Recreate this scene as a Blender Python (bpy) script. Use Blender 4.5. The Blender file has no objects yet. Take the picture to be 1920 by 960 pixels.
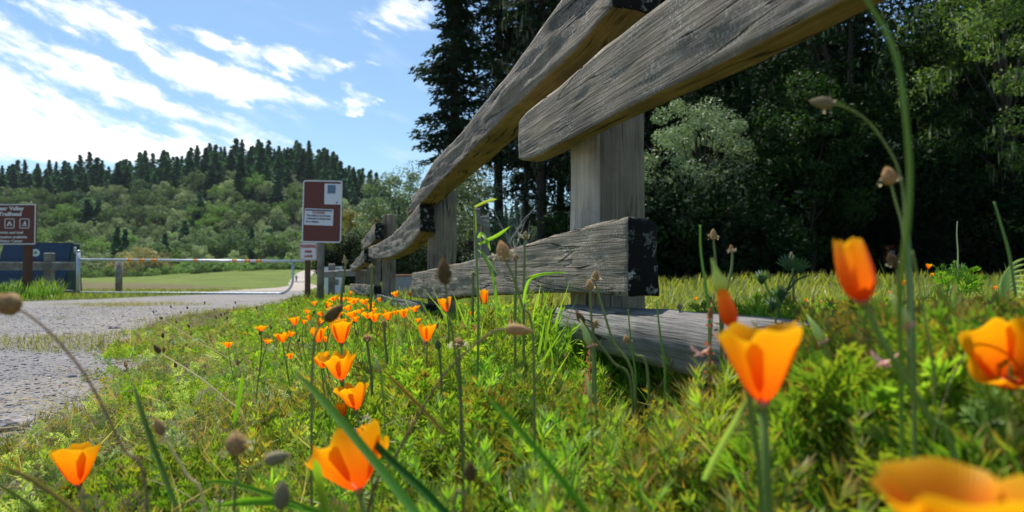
import bpy, bmesh, math, random
import numpy as np
from mathutils import Vector, Matrix, noise

random.seed(7)
C = bpy.context.scene.collection
PI = math.pi
R = math.radians
H0 = 0.38                       # camera height over the verge
PITCH = math.atan(30 / 1280)
FX = 1280.0


def at(px, py, Y):
    """point at world depth Y seen at photo pixel (px, py)"""
    a = (px - 960) / FX
    b = (480 - py) / FX
    dy = math.cos(PITCH) - b * math.sin(PITCH)
    dz = math.sin(PITCH) + b * math.cos(PITCH)
    s = Y / dy
    return Vector((a * s, Y, H0 + dz * s))


def smooth(t):
    t = np.clip(t, 0, 1)
    return t * t * (3 - 2 * t)


# ---------------------------------------------------------------- terrain
KY = [-60, 6, 19, 60, 170, 240, 300, 5000]
KZ = [0.0, 0.0, -0.245, -0.8, -2.1, -1.4, 0.2, 0.2]
RIDGE_PX = [-2500, -600, 0, 100, 200, 300, 420, 500, 560, 640, 720, 800, 1100, 2200, 4500]
RIDGE_Y = [400, 375, 352, 350, 343, 336, 318, 306, 310, 338, 392, 430, 440, 470, 480]


def gz(x, y):
    x = np.asarray(x, float)
    y = np.asarray(y, float)
    zl = np.interp(y, KY, KZ)
    zr = np.interp(y, [-60, 8, 40, 70, 140, 240, 5000], [0, 0, 0.12, 0.9, 5, 9, 9])
    w = smooth((x - 0.3) / 8.0) * smooth((y - 3) / 10)
    z = zl * (1 - w) + zr * w
    px = 960 + FX * x / np.maximum(y, 60)
    ry = np.interp(px, RIDGE_PX, RIDGE_Y)
    rz = 480 * (510 - ry) / FX
    hill = rz * smooth((y - 235) / 260) * (1 + 0.05 * np.sin(x * 0.03) * np.sin(y * 0.021))
    z = z + 3.0 * smooth((px - 150) / 400) * smooth((640 - px) / 60 + 1) * smooth((y - 150) / 90) * (x < 0) * (1 - smooth((y - 250) / 40))
    return z + np.where(y > 235, hill, 0)


def gz1(x, y):
    return float(gz(x, y))


# ---------------------------------------------------------------- object helpers
def tag(o, label, cat, group=None, kind=None):
    o['label'] = label
    if cat:
        o['category'] = cat
    if group:
        o['group'] = group
    if kind:
        o['kind'] = kind
    return o


def empty(name, loc, label, cat, group=None):
    o = bpy.data.objects.new(name, None)
    o.empty_display_size = 0.1
    C.objects.link(o)
    o.location = loc
    return tag(o, label, cat, group)


def link_mesh(name, me, parent=None, loc=None):
    o = bpy.data.objects.new(name, me)
    C.objects.link(o)
    if parent is not None:
        o.parent = parent
        if loc is not None:
            # loc is in world space, the parents carry a plain location
            p = Vector((0, 0, 0))
            q = parent
            while q is not None:
                p += Vector(q.location)
                q = q.parent
            o.location = Vector(loc) - p
    elif loc is not None:
        o.location = loc
    return o


class MB:
    """collects verts and faces, builds one mesh"""

    def __init__(self):
        self.v = []
        self.f = []
        self.m = []
        self.c = []

    def add(self, verts, faces, mat=0, col=None):
        n = len(self.v)
        self.v += [tuple(p) for p in verts]
        self.f += [tuple(i + n for i in f) for f in faces]
        self.m += [mat] * len(faces)
        if col is None:
            col = (1, 1, 1)
        if isinstance(col, tuple):
            self.c += [col] * len(verts)
        else:
            self.c += list(col)

    def box(self, c, s, rz=0, mat=0, bev=0, mtx=None):
        """box centre c, full size s, with a small chamfer"""
        hx, hy, hz = s[0] / 2, s[1] / 2, s[2] / 2
        b = min(bev, hx * .9, hy * .9, hz * .9)
        pts = []
        if b > 0:
            ring = [(hx - b, -hy), (hx, -hy + b), (hx, hy - b), (hx - b, hy), (-hx + b, hy), (-hx, hy - b), (-hx, -hy + b), (-hx + b, -hy)]
            ins = [(hx - b, -hy + b), (hx - b, -hy + b), (hx - b, hy - b), (hx - b, hy - b), (-hx + b, hy - b), (-hx + b, hy - b), (-hx + b, -hy + b), (-hx + b, -hy + b)]
            lay = [(ins, -hz), (ring, -hz + b), (ring, hz - b), (ins, hz)]
            for r, z in lay:
                pts += [(p[0], p[1], z) for p in r]
            fs = []
            for k in range(3):
                for i in range(8):
                    j = (i + 1) % 8
                    fs.append((k * 8 + i, k * 8 + j, k * 8 + 8 + j, k * 8 + 8 + i))
            fs.append((7, 5, 3, 1))
            fs.append((25, 27, 29, 31))
        else:
            pts = [(x, y, z) for z in (-hz, hz) for x, y in ((-hx, -hy), (hx, -hy), (hx, hy), (-hx, hy))]
            fs = [(3, 2, 1, 0), (4, 5, 6, 7), (0, 1, 5, 4), (1, 2, 6, 5), (2, 3, 7, 6), (3, 0, 4, 7)]
        M = Matrix.Translation(Vector(c)) @ Matrix.Rotation(rz, 4, 'Z')
        if mtx is not None:
            M = mtx @ M
        self.add([M @ Vector(p) for p in pts], fs, mat)

    def tube(self, pts, rad, n=8, mat=0, caps=True, flat=1.0, cols=None):
        pts = [Vector(p) for p in pts]
        k = len(pts)
        if not hasattr(rad, '__len__'):
            rad = [rad] * k
        vs = []
        up = Vector((0, 0, 1))
        prev = None
        for i, p in enumerate(pts):
            t = (pts[min(i + 1, k - 1)] - pts[max(i - 1, 0)])
            if t.length < 1e-9:
                t = Vector((0, 0, 1))
            t.normalize()
            if prev is None:
                a = t.cross(Vector((0, 1, 0)) if abs(t.y) < .9 else Vector((1, 0, 0))).normalized()
            else:
                a = (prev - t * prev.dot(t))
                a = a.normalized() if a.length > 1e-6 else prev
            prev = a
            b = t.cross(a)
            for j in range(n):
                th = 2 * PI * j / n
                vs.append(p + (a * math.cos(th) + b * math.sin(th) * flat) * rad[i])
        fs = []
        for i in range(k - 1):
            for j in range(n):
                j2 = (j + 1) % n
                fs.append((i * n + j, i * n + j2, (i + 1) * n + j2, (i + 1) * n + j))
        if caps:
            fs.append(tuple(range(n - 1, -1, -1)))
            fs.append(tuple((k - 1) * n + j for j in range(n)))
        cc = None
        if cols is not None:
            cc = [cols[i] for i in range(k) for j in range(n)]
        self.add(vs, fs, mat, cc)

    def build(self, name, mats, parent=None, loc=None, smooth_=True):
        o0 = Vector(loc) if loc is not None else None
        v = np.array(self.v, dtype=np.float64)
        if parent is not None and loc is None:
            # vertices are world coordinates: origin at own base
            o0 = Vector((float((v[:, 0].min() + v[:, 0].max()) / 2), float((v[:, 1].min() + v[:, 1].max()) / 2), float(v[:, 2].min())))
            v = v - np.array(o0)
        elif loc is not None:
            v = v - np.array(o0)
        me = bpy.data.meshes.new(name)
        me.from_pydata(v.tolist(), [], self.f)
        if not isinstance(mats, (list, tuple)):
            mats = [mats]
        for m in mats:
            me.materials.append(m)
        me.polygons.foreach_set('material_index', self.m)
        if smooth_:
            me.polygons.foreach_set('use_smooth', [True] * len(self.f))
        ca = me.color_attributes.new('Col', 'FLOAT_COLOR', 'POINT')
        cc = np.ones((len(self.v), 4), dtype=np.float32)
        cc[:, :3] = np.array(self.c, dtype=np.float32)
        ca.data.foreach_set('color', cc.ravel())
        me.update()
        return link_mesh(name, me, parent, o0)


def np_mesh(name, V, T, col, mats, mi=None, smooth_=False):
    """big triangle mesh from arrays"""
    me = bpy.data.meshes.new(name)
    nv, nt = len(V), len(T)
    me.vertices.add(nv)
    me.vertices.foreach_set('co', np.ascontiguousarray(V, dtype=np.float32).ravel())
    me.loops.add(nt * 3)
    me.loops.foreach_set('vertex_index', np.ascontiguousarray(T, dtype=np.int32).ravel())
    me.polygons.add(nt)
    me.polygons.foreach_set('loop_start', np.arange(0, nt * 3, 3, dtype=np.int32))
    if mi is not None:
        me.polygons.foreach_set('material_index', np.ascontiguousarray(mi, dtype=np.int32))
    if smooth_:
        me.polygons.foreach_set('use_smooth', np.ones(nt, dtype=bool))
    for m in (mats if isinstance(mats, (list, tuple)) else [mats]):
        me.materials.append(m)
    if col is not None:
        ca = me.color_attributes.new('Col', 'FLOAT_COLOR', 'POINT')
        cc = np.ones((nv, 4), dtype=np.float32)
        cc[:, :3] = col
        ca.data.foreach_set('color', cc.ravel())
    me.update(calc_edges=True)
    me.validate()
    return me


# ---------------------------------------------------------------- materials
class NT:
    def __init__(self, name):
        self.m = bpy.data.materials.new(name)
        self.m.use_nodes = True
        self.t = self.m.node_tree
        self.t.nodes.clear()
        self.out = self.t.nodes.new('ShaderNodeOutputMaterial')

    def n(self, typ, ins=None, **kw):
        nd = self.t.nodes.new(typ)
        for k, v in kw.items():
            setattr(nd, k, v)
        for k, v in (ins or {}).items():
            if isinstance(v, bpy.types.NodeSocket):
                self.t.links.new(v, nd.inputs[k])
            else:
                nd.inputs[k].default_value = v
        return nd

    def ramp(self, fac, stops, interp='LINEAR'):
        nd = self.t.nodes.new('ShaderNodeValToRGB')
        nd.color_ramp.interpolation = interp
        el = nd.color_ramp.elements
        while len(el) < len(stops):
            el.new(0.5)
        for e, (p, c) in zip(el, stops):
            e.position = p
            e.color = (c[0], c[1], c[2], 1) if hasattr(c, '__len__') else (c, c, c, 1)
        self.t.links.new(fac, nd.inputs[0])
        return nd.outputs[0]

    def mix(self, fac, a, b, blend='MIX'):
        nd = self.t.nodes.new('ShaderNodeMix')
        nd.data_type = 'RGBA'
        nd.blend_type = blend
        for s, v in ((nd.inputs[0], fac), (nd.inputs[6], a), (nd.inputs[7], b)):
            isfac = not hasattr(v, '__len__')
            if isinstance(v, bpy.types.NodeSocket):
                self.t.links.new(v, s)
            elif isfac:
                s.default_value = v
            else:
                s.default_value = (v[0], v[1], v[2], 1)
        return nd.outputs[2]

    def finish(self, shader):
        self.t.links.new(shader, self.out.inputs[0])
        return self.m


def coords(t, scale, kind='Object', rot=(0, 0, 0)):
    tc = t.n('ShaderNodeTexCoord')
    mp = t.n('ShaderNodeMapping', {0: tc.outputs[kind], 'Scale': scale, 'Rotation': rot})
    return mp.outputs[0]


def noise_tex(t, vec, scale, detail=4, rough=.55, dist=0):
    return t.n('ShaderNodeTexNoise', {'Vector': vec, 'Scale': scale, 'Detail': detail, 'Roughness': rough, 'Distortion': dist}).outputs[0]


def simple(name, col, rough=.7, metal=0, var=.15, scale=8, spec=.5, bump=0.0):
    t = NT(name)
    v = coords(t, (1, 1, 1))
    nz = noise_tex(t, v, scale, 5, .6)
    c0 = tuple(x * (1 - var) for x in col)
    c1 = tuple(min(1, x * (1 + var)) for x in col)
    c = t.ramp(nz, [(.3, c0), (.7, c1)])
    b = t.n('ShaderNodeBsdfPrincipled', {'Base Color': c, 'Roughness': rough, 'Metallic': metal, 'Specular IOR Level': spec})
    if bump:
        bp = t.n('ShaderNodeBump', {'Height': nz, 'Strength': bump, 'Distance': .01})
        t.t.links.new(bp.outputs[0], b.inputs['Normal'])
    return t.finish(b.outputs[0])


def leafy(name, trans=.4, rough=.45, gain=(1, 1, 1), tcol=(1.15, 1.2, .55), spec=.35):
    """foliage: colour from the 'Col' attribute, part of the light passes through"""
    t = NT(name)
    a = t.n('ShaderNodeAttribute', attribute_name='Col')
    c = t.mix(1.0, a.outputs[0], gain, 'MULTIPLY')
    oi = t.n('ShaderNodeObjectInfo')
    hv = t.n('ShaderNodeMapRange', {0: oi.outputs['Random'], 3: .78, 4: 1.22})
    c = t.mix(1.0, c, hv.outputs[0], 'MULTIPLY')
    d = t.n('ShaderNodeBsdfPrincipled', {'Base Color': c, 'Roughness': rough, 'Specular IOR Level': spec})
    tc = t.mix(1.0, c, tcol, 'MULTIPLY')
    tr = t.n('ShaderNodeBsdfTranslucent', {'Color': tc})
    mx = t.n('ShaderNodeMixShader', {0: trans, 1: d.outputs[0], 2: tr.outputs[0]})
    return t.finish(mx.outputs[0])


def wood_mat(name, base=(.225, .192, .15), dark=(.08, .066, .05), pale=(.43, .385, .32), moss=.0, cracks=1.0, spots=True, warm=None):
    """weathered wood, grain along the object's local X"""
    t = NT(name)
    g = coords(t, (1.4, 26, 26))
    n1 = noise_tex(t, g, 1.6, 8, .68, .15)
    g2 = coords(t, (3.0, 110, 110))
    n2 = noise_tex(t, g2, 1.0, 6, .6, .2)
    b = coords(t, (1, 1, 1))
    n3 = noise_tex(t, b, 5, 5, .6)
    c = t.ramp(n1, [(.25, dark), (.45, base), (.62, base), (.8, pale)])
    c2 = t.ramp(n2, [(.3, tuple(x * .55 for x in base)), (.55, (base[0] * 1.05, base[1] * 1.05, base[2] * 1.05)), (.75, pale)])
    c = t.mix(.5, c, c2)
    pv = t.ramp(n3, [(.32, (.55, .55, .57)), (.68, (1.35, 1.32, 1.25))])
    c = t.mix(1.0, c, pv, 'MULTIPLY')
    # long splits
    g3 = coords(t, (.9, 17, 17))
    n4 = noise_tex(t, g3, 1.0, 3, .5, .6)
    cr = t.n('ShaderNodeMath', {0: n4, 1: .5}, operation='SUBTRACT')
    ab = t.n('ShaderNodeMath', {0: cr.outputs[0]}, operation='ABSOLUTE')
    crk = t.ramp(ab.outputs[0], [(0.0, 1.0), (.006, .9), (.014, 0.0)])
    brk = t.ramp(noise_tex(t, b, 3.3, 2), [(.44, 0.0), (.54, cracks)])
    crk = t.mix(1.0, crk, brk, 'MULTIPLY')
    c = t.mix(crk, c, (.03, .025, .02))
    if spots:
        # lichen film: fine pale dusting in patches
        sp = noise_tex(t, b, 160, 3, .6)
        area = t.ramp(noise_tex(t, b, 9, 4), [(.42, 0.0), (.6, .75)])
        spm = t.ramp(sp, [(.52, 0.0), (.6, 1.0)])
        m = t.mix(1.0, spm, area, 'MULTIPLY')
        c = t.mix(m, c, (.46, .46, .40))
        vo = t.n('ShaderNodeTexVoronoi', {'Vector': b, 'Scale': 13.0, 'Randomness': 1.0})
        hole = t.ramp(vo.outputs['Distance'], [(0.0, 1.0), (.045, 1.0), (.06, 0.0)])
        c = t.mix(hole, c, (.02, .017, .015))
    if moss:
        mm = t.ramp(noise_tex(t, b, 22, 5, .7), [(.5, 0.0), (.62, moss)])
        c = t.mix(mm, c, (.16, .17, .05))
    if warm:
        c = t.mix(1.0, c, warm, 'MULTIPLY')
    hb = t.n('ShaderNodeMath', {0: n1, 1: n2}, operation='ADD')
    hc = t.n('ShaderNodeMath', {0: hb.outputs[0], 1: t.n('ShaderNodeRGBToBW', {0: crk}).outputs[0]}, operation='SUBTRACT')
    bp = t.n('ShaderNodeBump', {'Height': hc.outputs[0], 'Strength': 1.0, 'Distance': .006})
    p = t.n('ShaderNodeBsdfPrincipled', {'Base Color': c, 'Roughness': .85, 'Specular IOR Level': .25, 'Normal': bp.outputs[0]})
    return t.finish(p.outputs[0])


def endgrain_mat(name):
    t = NT(name)
    b = coords(t, (1, 1, 1))
    n1 = noise_tex(t, b, 30, 6, .7)
    n2 = noise_tex(t, b, 150, 3, .6)
    n0 = noise_tex(t, b, 11, 2, .5)
    mask = t.ramp(n1, [(.53, 0.0), (.57, 1.0)])
    fine = t.ramp(n2, [(.40, 0.0), (.5, 1.0)])
    big = t.ramp(n0, [(.40, .25), (.6, 1.0)])
    m = t.mix(1.0, t.mix(1.0, mask, fine, 'MULTIPLY'), big, 'MULTIPLY')
    c = t.mix(m, (.012, .011, .010), (.46, .47, .40))
    bp = t.n('ShaderNodeBump', {'Height': t.n('ShaderNodeRGBToBW', {0: m}).outputs[0], 'Strength': .6, 'Distance': .004})
    p = t.n('ShaderNodeBsdfPrincipled', {'Base Color': c, 'Roughness': .9, 'Specular IOR Level': .2, 'Normal': bp.outputs[0]})
    return t.finish(p.outputs[0])


M = {}
M['rail'] = wood_mat('weathered_rail', moss=.25)
M['rail_pale'] = wood_mat('weathered_rail_pale', base=(.21, .175, .135), dark=(.075, .061, .046), pale=(.47, .42, .345))
M['post_pale'] = wood_mat('pale_post_face', base=(.52, .45, .36), dark=(.16, .125, .10), pale=(.72, .66, .57), spots=False, cracks=.8)  # paler wood colour for the nearest post's left-turned faces, picked by normal
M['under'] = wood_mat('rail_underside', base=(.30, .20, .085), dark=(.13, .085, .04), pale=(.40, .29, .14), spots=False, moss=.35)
M['post'] = wood_mat('weathered_post', base=(.25, .205, .155), dark=(.11, .088, .066), pale=(.41, .355, .28), spots=False, cracks=1)
M['log'] = wood_mat('silvered_log', base=(.215, .205, .19), dark=(.08, .076, .07), pale=(.38, .37, .35), spots=False, cracks=1)
M['end'] = endgrain_mat('blackened_rail_end')
M['greypost'] = wood_mat('far_grey_wood', base=(.26, .245, .22), dark=(.17, .155, .14), pale=(.38, .36, .33), spots=False, cracks=.5)
M['nail'] = simple('galvanised_nail', (.42, .46, .50), .45, .6)
M['lichen'] = leafy('lichen_tuft', .25, .9)
M['brownpost'] = simple('brown_painted_post', (.11, .045, .025), .7, 0, .15, 20)
M['signbrown'] = simple('brown_sign_face', (.14, .030, .018), .5, 0, .10, 6)
M['white'] = simple('white_sign_paint', (.74, .74, .74), .55, 0, .04)
M['paper'] = simple('notice_paper', (.72, .73, .78), .75, 0, .03)
M['redink'] = simple('red_lettering', (.45, .02, .03), .6)
M['ink'] = simple('grey_lettering', (.10, .11, .14), .7)
M['bluepic'] = simple('blue_grey_picture', (.13, .20, .29), .6, 0, .5, 60)
M['navy'] = simple('navy_container_paint', (.014, .045, .125), .55, 0, .15, 3)
M['navyside'] = simple('dark_green_container_side', (.030, .060, .055), .6, 0, .15, 3)
M['galv'] = simple('galvanised_steel', (.50, .54, .58), .42, .55, .12, 14)
M['orange_tape'] = simple('orange_reflector_tape', (.75, .26, .03), .4, 0, .08)
M['concrete'] = simple('pale_lilac_concrete', (.34, .33, .38), .85, 0, .1, 20)
M['rust'] = simple('rusty_lid', (.30, .12, .07), .8, 0, .25, 30)
M['bark'] = simple('dark_bark', (.060, .047, .038), .95, 0, .4, 9, .2, .8)
M['hillbark'] = simple('hill_bark', (.11, .10, .085), .95, 0, .3, 2)
M['deadwood'] = simple('bleached_deadwood', (.34, .33, .31), .9, 0, .2, 10)
M['conifer'] = leafy('fir_needles', .15, .75, (.95, .95, .95), (1.1, 1.2, .6), .08)
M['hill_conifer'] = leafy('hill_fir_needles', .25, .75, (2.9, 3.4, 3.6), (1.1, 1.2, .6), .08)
M['sun_leaf'] = leafy('bay_leaf', .35, .6, (1.5, 1.5, 1.3), (1.2, 1.3, .5), .15)
M['dark_leaf'] = leafy('evergreen_leaf', .22, .75, (.56, .68, .58), (1.2, 1.3, .4), .08)
M['silver_leaf'] = leafy('silvery_leaf', .35, .5, (.95, 1.0, .92), (1.05, 1.1, .7), .4)
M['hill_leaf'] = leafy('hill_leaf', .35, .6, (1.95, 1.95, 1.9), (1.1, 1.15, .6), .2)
M['herb'] = leafy('poppy_foliage_leaf', .47, .5, (1.17, 1.24, 1.05), (1.4, 1.4, .45), .25)
M['grass'] = leafy('meadow_blade', .45, .45, (1, 1, 1), (1.25, 1.3, .5), .35)
M['strap'] = leafy('strap_leaf', .6, .6, (1.1, 1.15, 1), (1.5, 1.5, .4), .08)
M['stem'] = leafy('flower_stem', .3, .6, (1.45, 1.4, 1.3), (1.2, 1.2, .6), .4)
M['seed'] = leafy('seed_head', .35, .85, (1.25, 1.2, 1.08), (1.2, 1.1, .8), .1)
M['skin'] = simple('skin', (.45, .28, .2), .6)


def petal_mat():
    t = NT('poppy_petal')
    a = t.n('ShaderNodeAttribute', attribute_name='Col')     # R: 0 at the base, 1 at the rim; G: across
    sep = t.n('ShaderNodeSeparateColor', {0: a.outputs[0]})
    c = t.ramp(sep.outputs[0], [(0.0, (.85, .07, .003)), (.25, (.93, .15, .003)), (.6, (1.0, .29, .003)), (.9, (1.0, .42, .004)), (1.0, (1.0, .56, .01))])
    w = t.n('ShaderNodeTexWave', {'Vector': t.n('ShaderNodeCombineXYZ', {0: sep.outputs[1]}).outputs[0], 'Scale': 9.0, 'Distortion': 2.0, 'Detail': 2})
    st = t.ramp(w.outputs[1], [(0, (.95, .90, .88)), (1, (1.02, 1.02, 1))])
    c = t.mix(1.0, c, st, 'MULTIPLY')
    d = t.n('ShaderNodeBsdfPrincipled', {'Base Color': c, 'Roughness': .5, 'Specular IOR Level': .3})
    bp = t.n('ShaderNodeBump', {'Height': w.outputs[1], 'Strength': .22, 'Distance': .001})
    t.t.links.new(bp.outputs[0], d.inputs['Normal'])
    tr = t.n('ShaderNodeBsdfTranslucent', {'Color': c})
    mx = t.n('ShaderNodeMixShader', {0: .55, 1: d.outputs[0], 2: tr.outputs[0]})
    return t.finish(mx.outputs[0])


M['petal'] = petal_mat()


def ground_mat():
    t = NT('ground_soil')
    a = t.n('ShaderNodeAttribute', attribute_name='Col')
    b = coords(t, (1, 1, 1))
    n1 = noise_tex(t, b, 1.6, 8, .65)
    n2 = noise_tex(t, b, 35, 4, .6)
    n3 = noise_tex(t, b, .12, 5, .6)
    v = t.ramp(n1, [(.3, (.6, .62, .6)), (.7, (1.35, 1.3, 1.3))])
    c = t.mix(1.0, a.outputs[0], v, 'MULTIPLY')
    v = t.ramp(n2, [(.3, (.55, .55, .55)), (.7, (1.45, 1.4, 1.35))])
    c = t.mix(1.0, c, v, 'MULTIPLY')
    v = t.ramp(n3, [(.35, (.75, .8, .75)), (.65, (1.25, 1.15, 1.2))])
    c = t.mix(1.0, c, v, 'MULTIPLY')
    bp = t.n('ShaderNodeBump', {'Height': n2, 'Strength': .8, 'Distance': .02})
    p = t.n('ShaderNodeBsdfPrincipled', {'Base Color': c, 'Roughness': .95, 'Specular IOR Level': .1, 'Normal': bp.outputs[0]})
    return t.finish(p.outputs[0])


M['ground'] = ground_mat()


def asphalt_mat(name, base, var):
    t = NT(name)
    b = coords(t, (1, 1, 1))
    vo = t.n('ShaderNodeTexVoronoi', {'Vector': b, 'Scale': 130.0})
    vo2 = t.n('ShaderNodeTexVoronoi', {'Vector': b, 'Scale': 62.0})
    n1 = noise_tex(t, b, 2.2, 6, .6)
    n2 = noise_tex(t, b, .5, 3)
    cc = t.n('ShaderNodeSeparateColor', {0: vo.outputs['Color']})
    c = t.ramp(cc.outputs[0], [(0, tuple(x * .7 for x in base)), (.5, base), (1, tuple(x * 1.4 for x in base))])
    v = t.ramp(n1, [(.3, (1 - var, 1 - var, 1 - var)), (.7, (1 + var, 1 + var * .95, 1 + var * .85))])
    c = t.mix(1.0, c, v, 'MULTIPLY')
    v = t.ramp(n2, [(.35, (.9, .9, .92)), (.65, (1.12, 1.08, 1.0))])
    c = t.mix(1.0, c, v, 'MULTIPLY')
    h = t.n('ShaderNodeMath', {0: vo.outputs['Distance'], 1: vo2.outputs['Distance']}, operation='ADD')
    bp = t.n('ShaderNodeBump', {'Height': h.outputs[0], 'Strength': .8, 'Distance': .007})
    bp.invert = True
    p = t.n('ShaderNodeBsdfPrincipled', {'Base Color': c, 'Roughness': .9, 'Specular IOR Level': .25, 'Normal': bp.outputs[0]})
    return t.finish(p.outputs[0])


M['gravel'] = asphalt_mat('road_gravel', (.215, .205, .197), .18)
M['path'] = asphalt_mat('path_dust', (.36, .32, .28), .12)
M['stone'] = simple('road_stone', (.24, .235, .24), .9, 0, .45, 60, .2)
M['rock'] = simple('verge_rock', (.30, .27, .27), .9, 0, .25, 40, .2, .6)

# ================================================================= GROUND
def lines(segs):
    out = []
    for a, b, s in segs:
        n = max(1, int(round((b - a) / s)))
        out += list(np.linspace(a, b, n, endpoint=False))
    return out


gy = lines([(-60, -8, 8), (-8, 0, 1), (0, 6, .5), (6, 19, 1), (19, 60, 2.56), (60, 170, 5), (170, 240, 5), (240, 300, 6), (300, 600, 10), (600, 1500, 90)]) + [1500]
gx = lines([(-1500, -420, 90), (-420, -120, 10), (-120, -30, 5), (-30, -8, 1), (-8, 0, .5), (0, 12, .5), (12, 40, 2), (40, 140, 8), (140, 460, 16), (460, 1500, 104)]) + [1500]
GX, GY = np.meshgrid(gx, gy)
GZ = gz(GX, GY)
nx, ny = len(gx), len(gy)
V = np.stack([GX.ravel(), GY.ravel(), GZ.ravel()], 1)
ii = (np.arange(ny - 1)[:, None] * nx + np.arange(nx - 1)[None, :]).ravel()
T = np.concatenate([np.stack([ii, ii + 1, ii + nx + 1], 1), np.stack([ii, ii + nx + 1, ii + nx], 1)])
x_, y_ = V[:, 0], V[:, 1]
col = np.tile(np.array([[.105, .085, .055]]), (len(V), 1))          # soil under the plants
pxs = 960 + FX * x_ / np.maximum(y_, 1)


def blend(mask, c):
    global col
    m = np.clip(mask, 0, 1)[:, None]
    col = col * (1 - m) + np.array(c)[None, :] * m


blend(smooth((y_ - 3) / 4) * (x_ > -.35 * y_), (.075, .11, .022))                       # meadow behind the fence
blend(smooth((y_ - 8) / 6) * (x_ <= -.35 * y_), (.115, .135, .035))                      # grass round the gate
blend(smooth((y_ - 24) / 8) * (pxs < 640), (.12, .17, .035))
band = smooth((y_ - 21) / 5) * smooth((185 - (pxs - 100) * .38 - y_) / 30) * smooth((500 - pxs) / 160)
blend(band * .8, (.135, .11, .07))                                                          # brown rush field
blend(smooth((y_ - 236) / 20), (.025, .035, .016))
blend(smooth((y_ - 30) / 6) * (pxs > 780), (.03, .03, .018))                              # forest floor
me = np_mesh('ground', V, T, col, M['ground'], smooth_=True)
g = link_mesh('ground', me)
tag(g, 'grassy ground with bare soil reaching to the wooded hill', None, kind='structure')


def sheet(name, rows, mat, dz, label, wob=0.0, nx=8):
    """rows: (y, x_left, x_right) -> draped sheet; rows fall on terrain knots"""
    ys = [r[0] for r in rows]
    allY = sorted(set([k for k in KY if ys[0] < k < ys[-1]] + list(np.concatenate([np.linspace(a, b, max(2, int((b - a) / .15) if b < 12 else 6), endpoint=False) for a, b in zip(ys[:-1], ys[1:])])) + [ys[-1]]))
    xl = np.interp(allY, ys, [r[1] for r in rows])
    xr = np.interp(allY, ys, [r[2] for r in rows])
    b = MB()
    vs = []
    for k, y in enumerate(allY):
        w1 = wob * noise.noise(Vector((y * 2.3, 1.3, 0))) + wob * .5 * noise.noise(Vector((y * 7.3, 4.3, 0)))
        w2 = wob * noise.noise(Vector((y * 2.1, 7.3, 0))) + wob * .5 * noise.noise(Vector((y * 6.9, 9.3, 0)))
        for i in range(nx + 1):
            x = (xl[k] + w1) + (xr[k] + w2 - xl[k] - w1) * i / nx
            vs.append((x, y, gz1(min(x, 0), y) + dz))
    fs = [(k * (nx + 1) + i, k * (nx + 1) + i + 1, (k + 1) * (nx + 1) + i + 1, (k + 1) * (nx + 1) + i) for k in range(len(allY) - 1) for i in range(nx)]
    b.add(vs, fs)
    o = b.build(name, mat)
    return tag(o, label, None, kind='structure')


ROAD_R = [(-2.0, -.85), (0, -.9), (.9, -.95), (1.4, -1.02), (1.75, -1.10), (2.56, -1.38), (3.05, -1.62), (3.5, -1.95), (4.2, -2.35), (5.4, -2.75), (7.5, -3.05), (9.7, -3.3), (14, -4.6), (19, -5.75), (26, -8.0)]
ROAD_L = [(-2.0, -7), (3, -8), (7, -8.6), (9, -8.2), (10.5, -7.7), (12.5, -7.6), (15, -8.0), (19, -8.4), (26, -11.0)]


def xroad(y):
    return np.interp(y, [r[0] for r in ROAD_R], [r[1] for r in ROAD_R])


ry = sorted(set([r[0] for r in ROAD_R] + [r[0] for r in ROAD_L]))
road = sheet('road', [(y, float(np.interp(y, [r[0] for r in ROAD_L], [r[1] for r in ROAD_L])), float(xroad(y))) for y in ry], M['gravel'], .004,
             'grey gravel road running from the left edge to the gate', .05, 10)
path = sheet('path', [(26, -11.0, -8.0), (40, -13.6, -11.4), (60, -19.5, -17.0), (100, -32.8, -29.8), (150, -49, -45.2)], M['path'], .006,
             'pale dusty walking path beyond the gate curving toward the hill', .15, 4)
pp = sheet('path', [(150, -49, -45.2), (170, -55.2, -51.0), (200, -63, -58), (225, -67, -60), (240, -67, -58)], M['path'], .12, 'far end of the pale path climbing to the trees', 0, 4)
STRIPS = [(3.05, 4.05, -2.9, -1.3), (8.3, 10.2, -6.2, -4.7)]
# ================================================================= SCATTER helpers (stuff)
rng = np.random.default_rng(11)


def strip_tris(p0, d, L, w, side, bend=(0, 0, 0), nseg=2):
    """narrow pointed strip; returns verts, tris"""
    p0 = np.array(p0, float); d = np.array(d, float); side = np.array(side, float); bend = np.array(bend, float)
    vs = []
    for i in range(nseg):
        t = i / nseg
        ww = w * (0.55 + 1.3 * t * (1 - t) * 2) * (1 if i else .7)
        c = p0 + d * L * t + bend * L * t * t
        vs += [c - side * ww / 2, c + side * ww / 2]
    vs.append(p0 + d * L + bend * L)
    ts = []
    for i in range(nseg - 1):
        a = 2 * i
        ts += [(a, a + 1, a + 3), (a, a + 3, a + 2)]
    a = 2 * (nseg - 1)
    ts.append((a, a + 1, a + 2))
    return vs, ts


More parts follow.
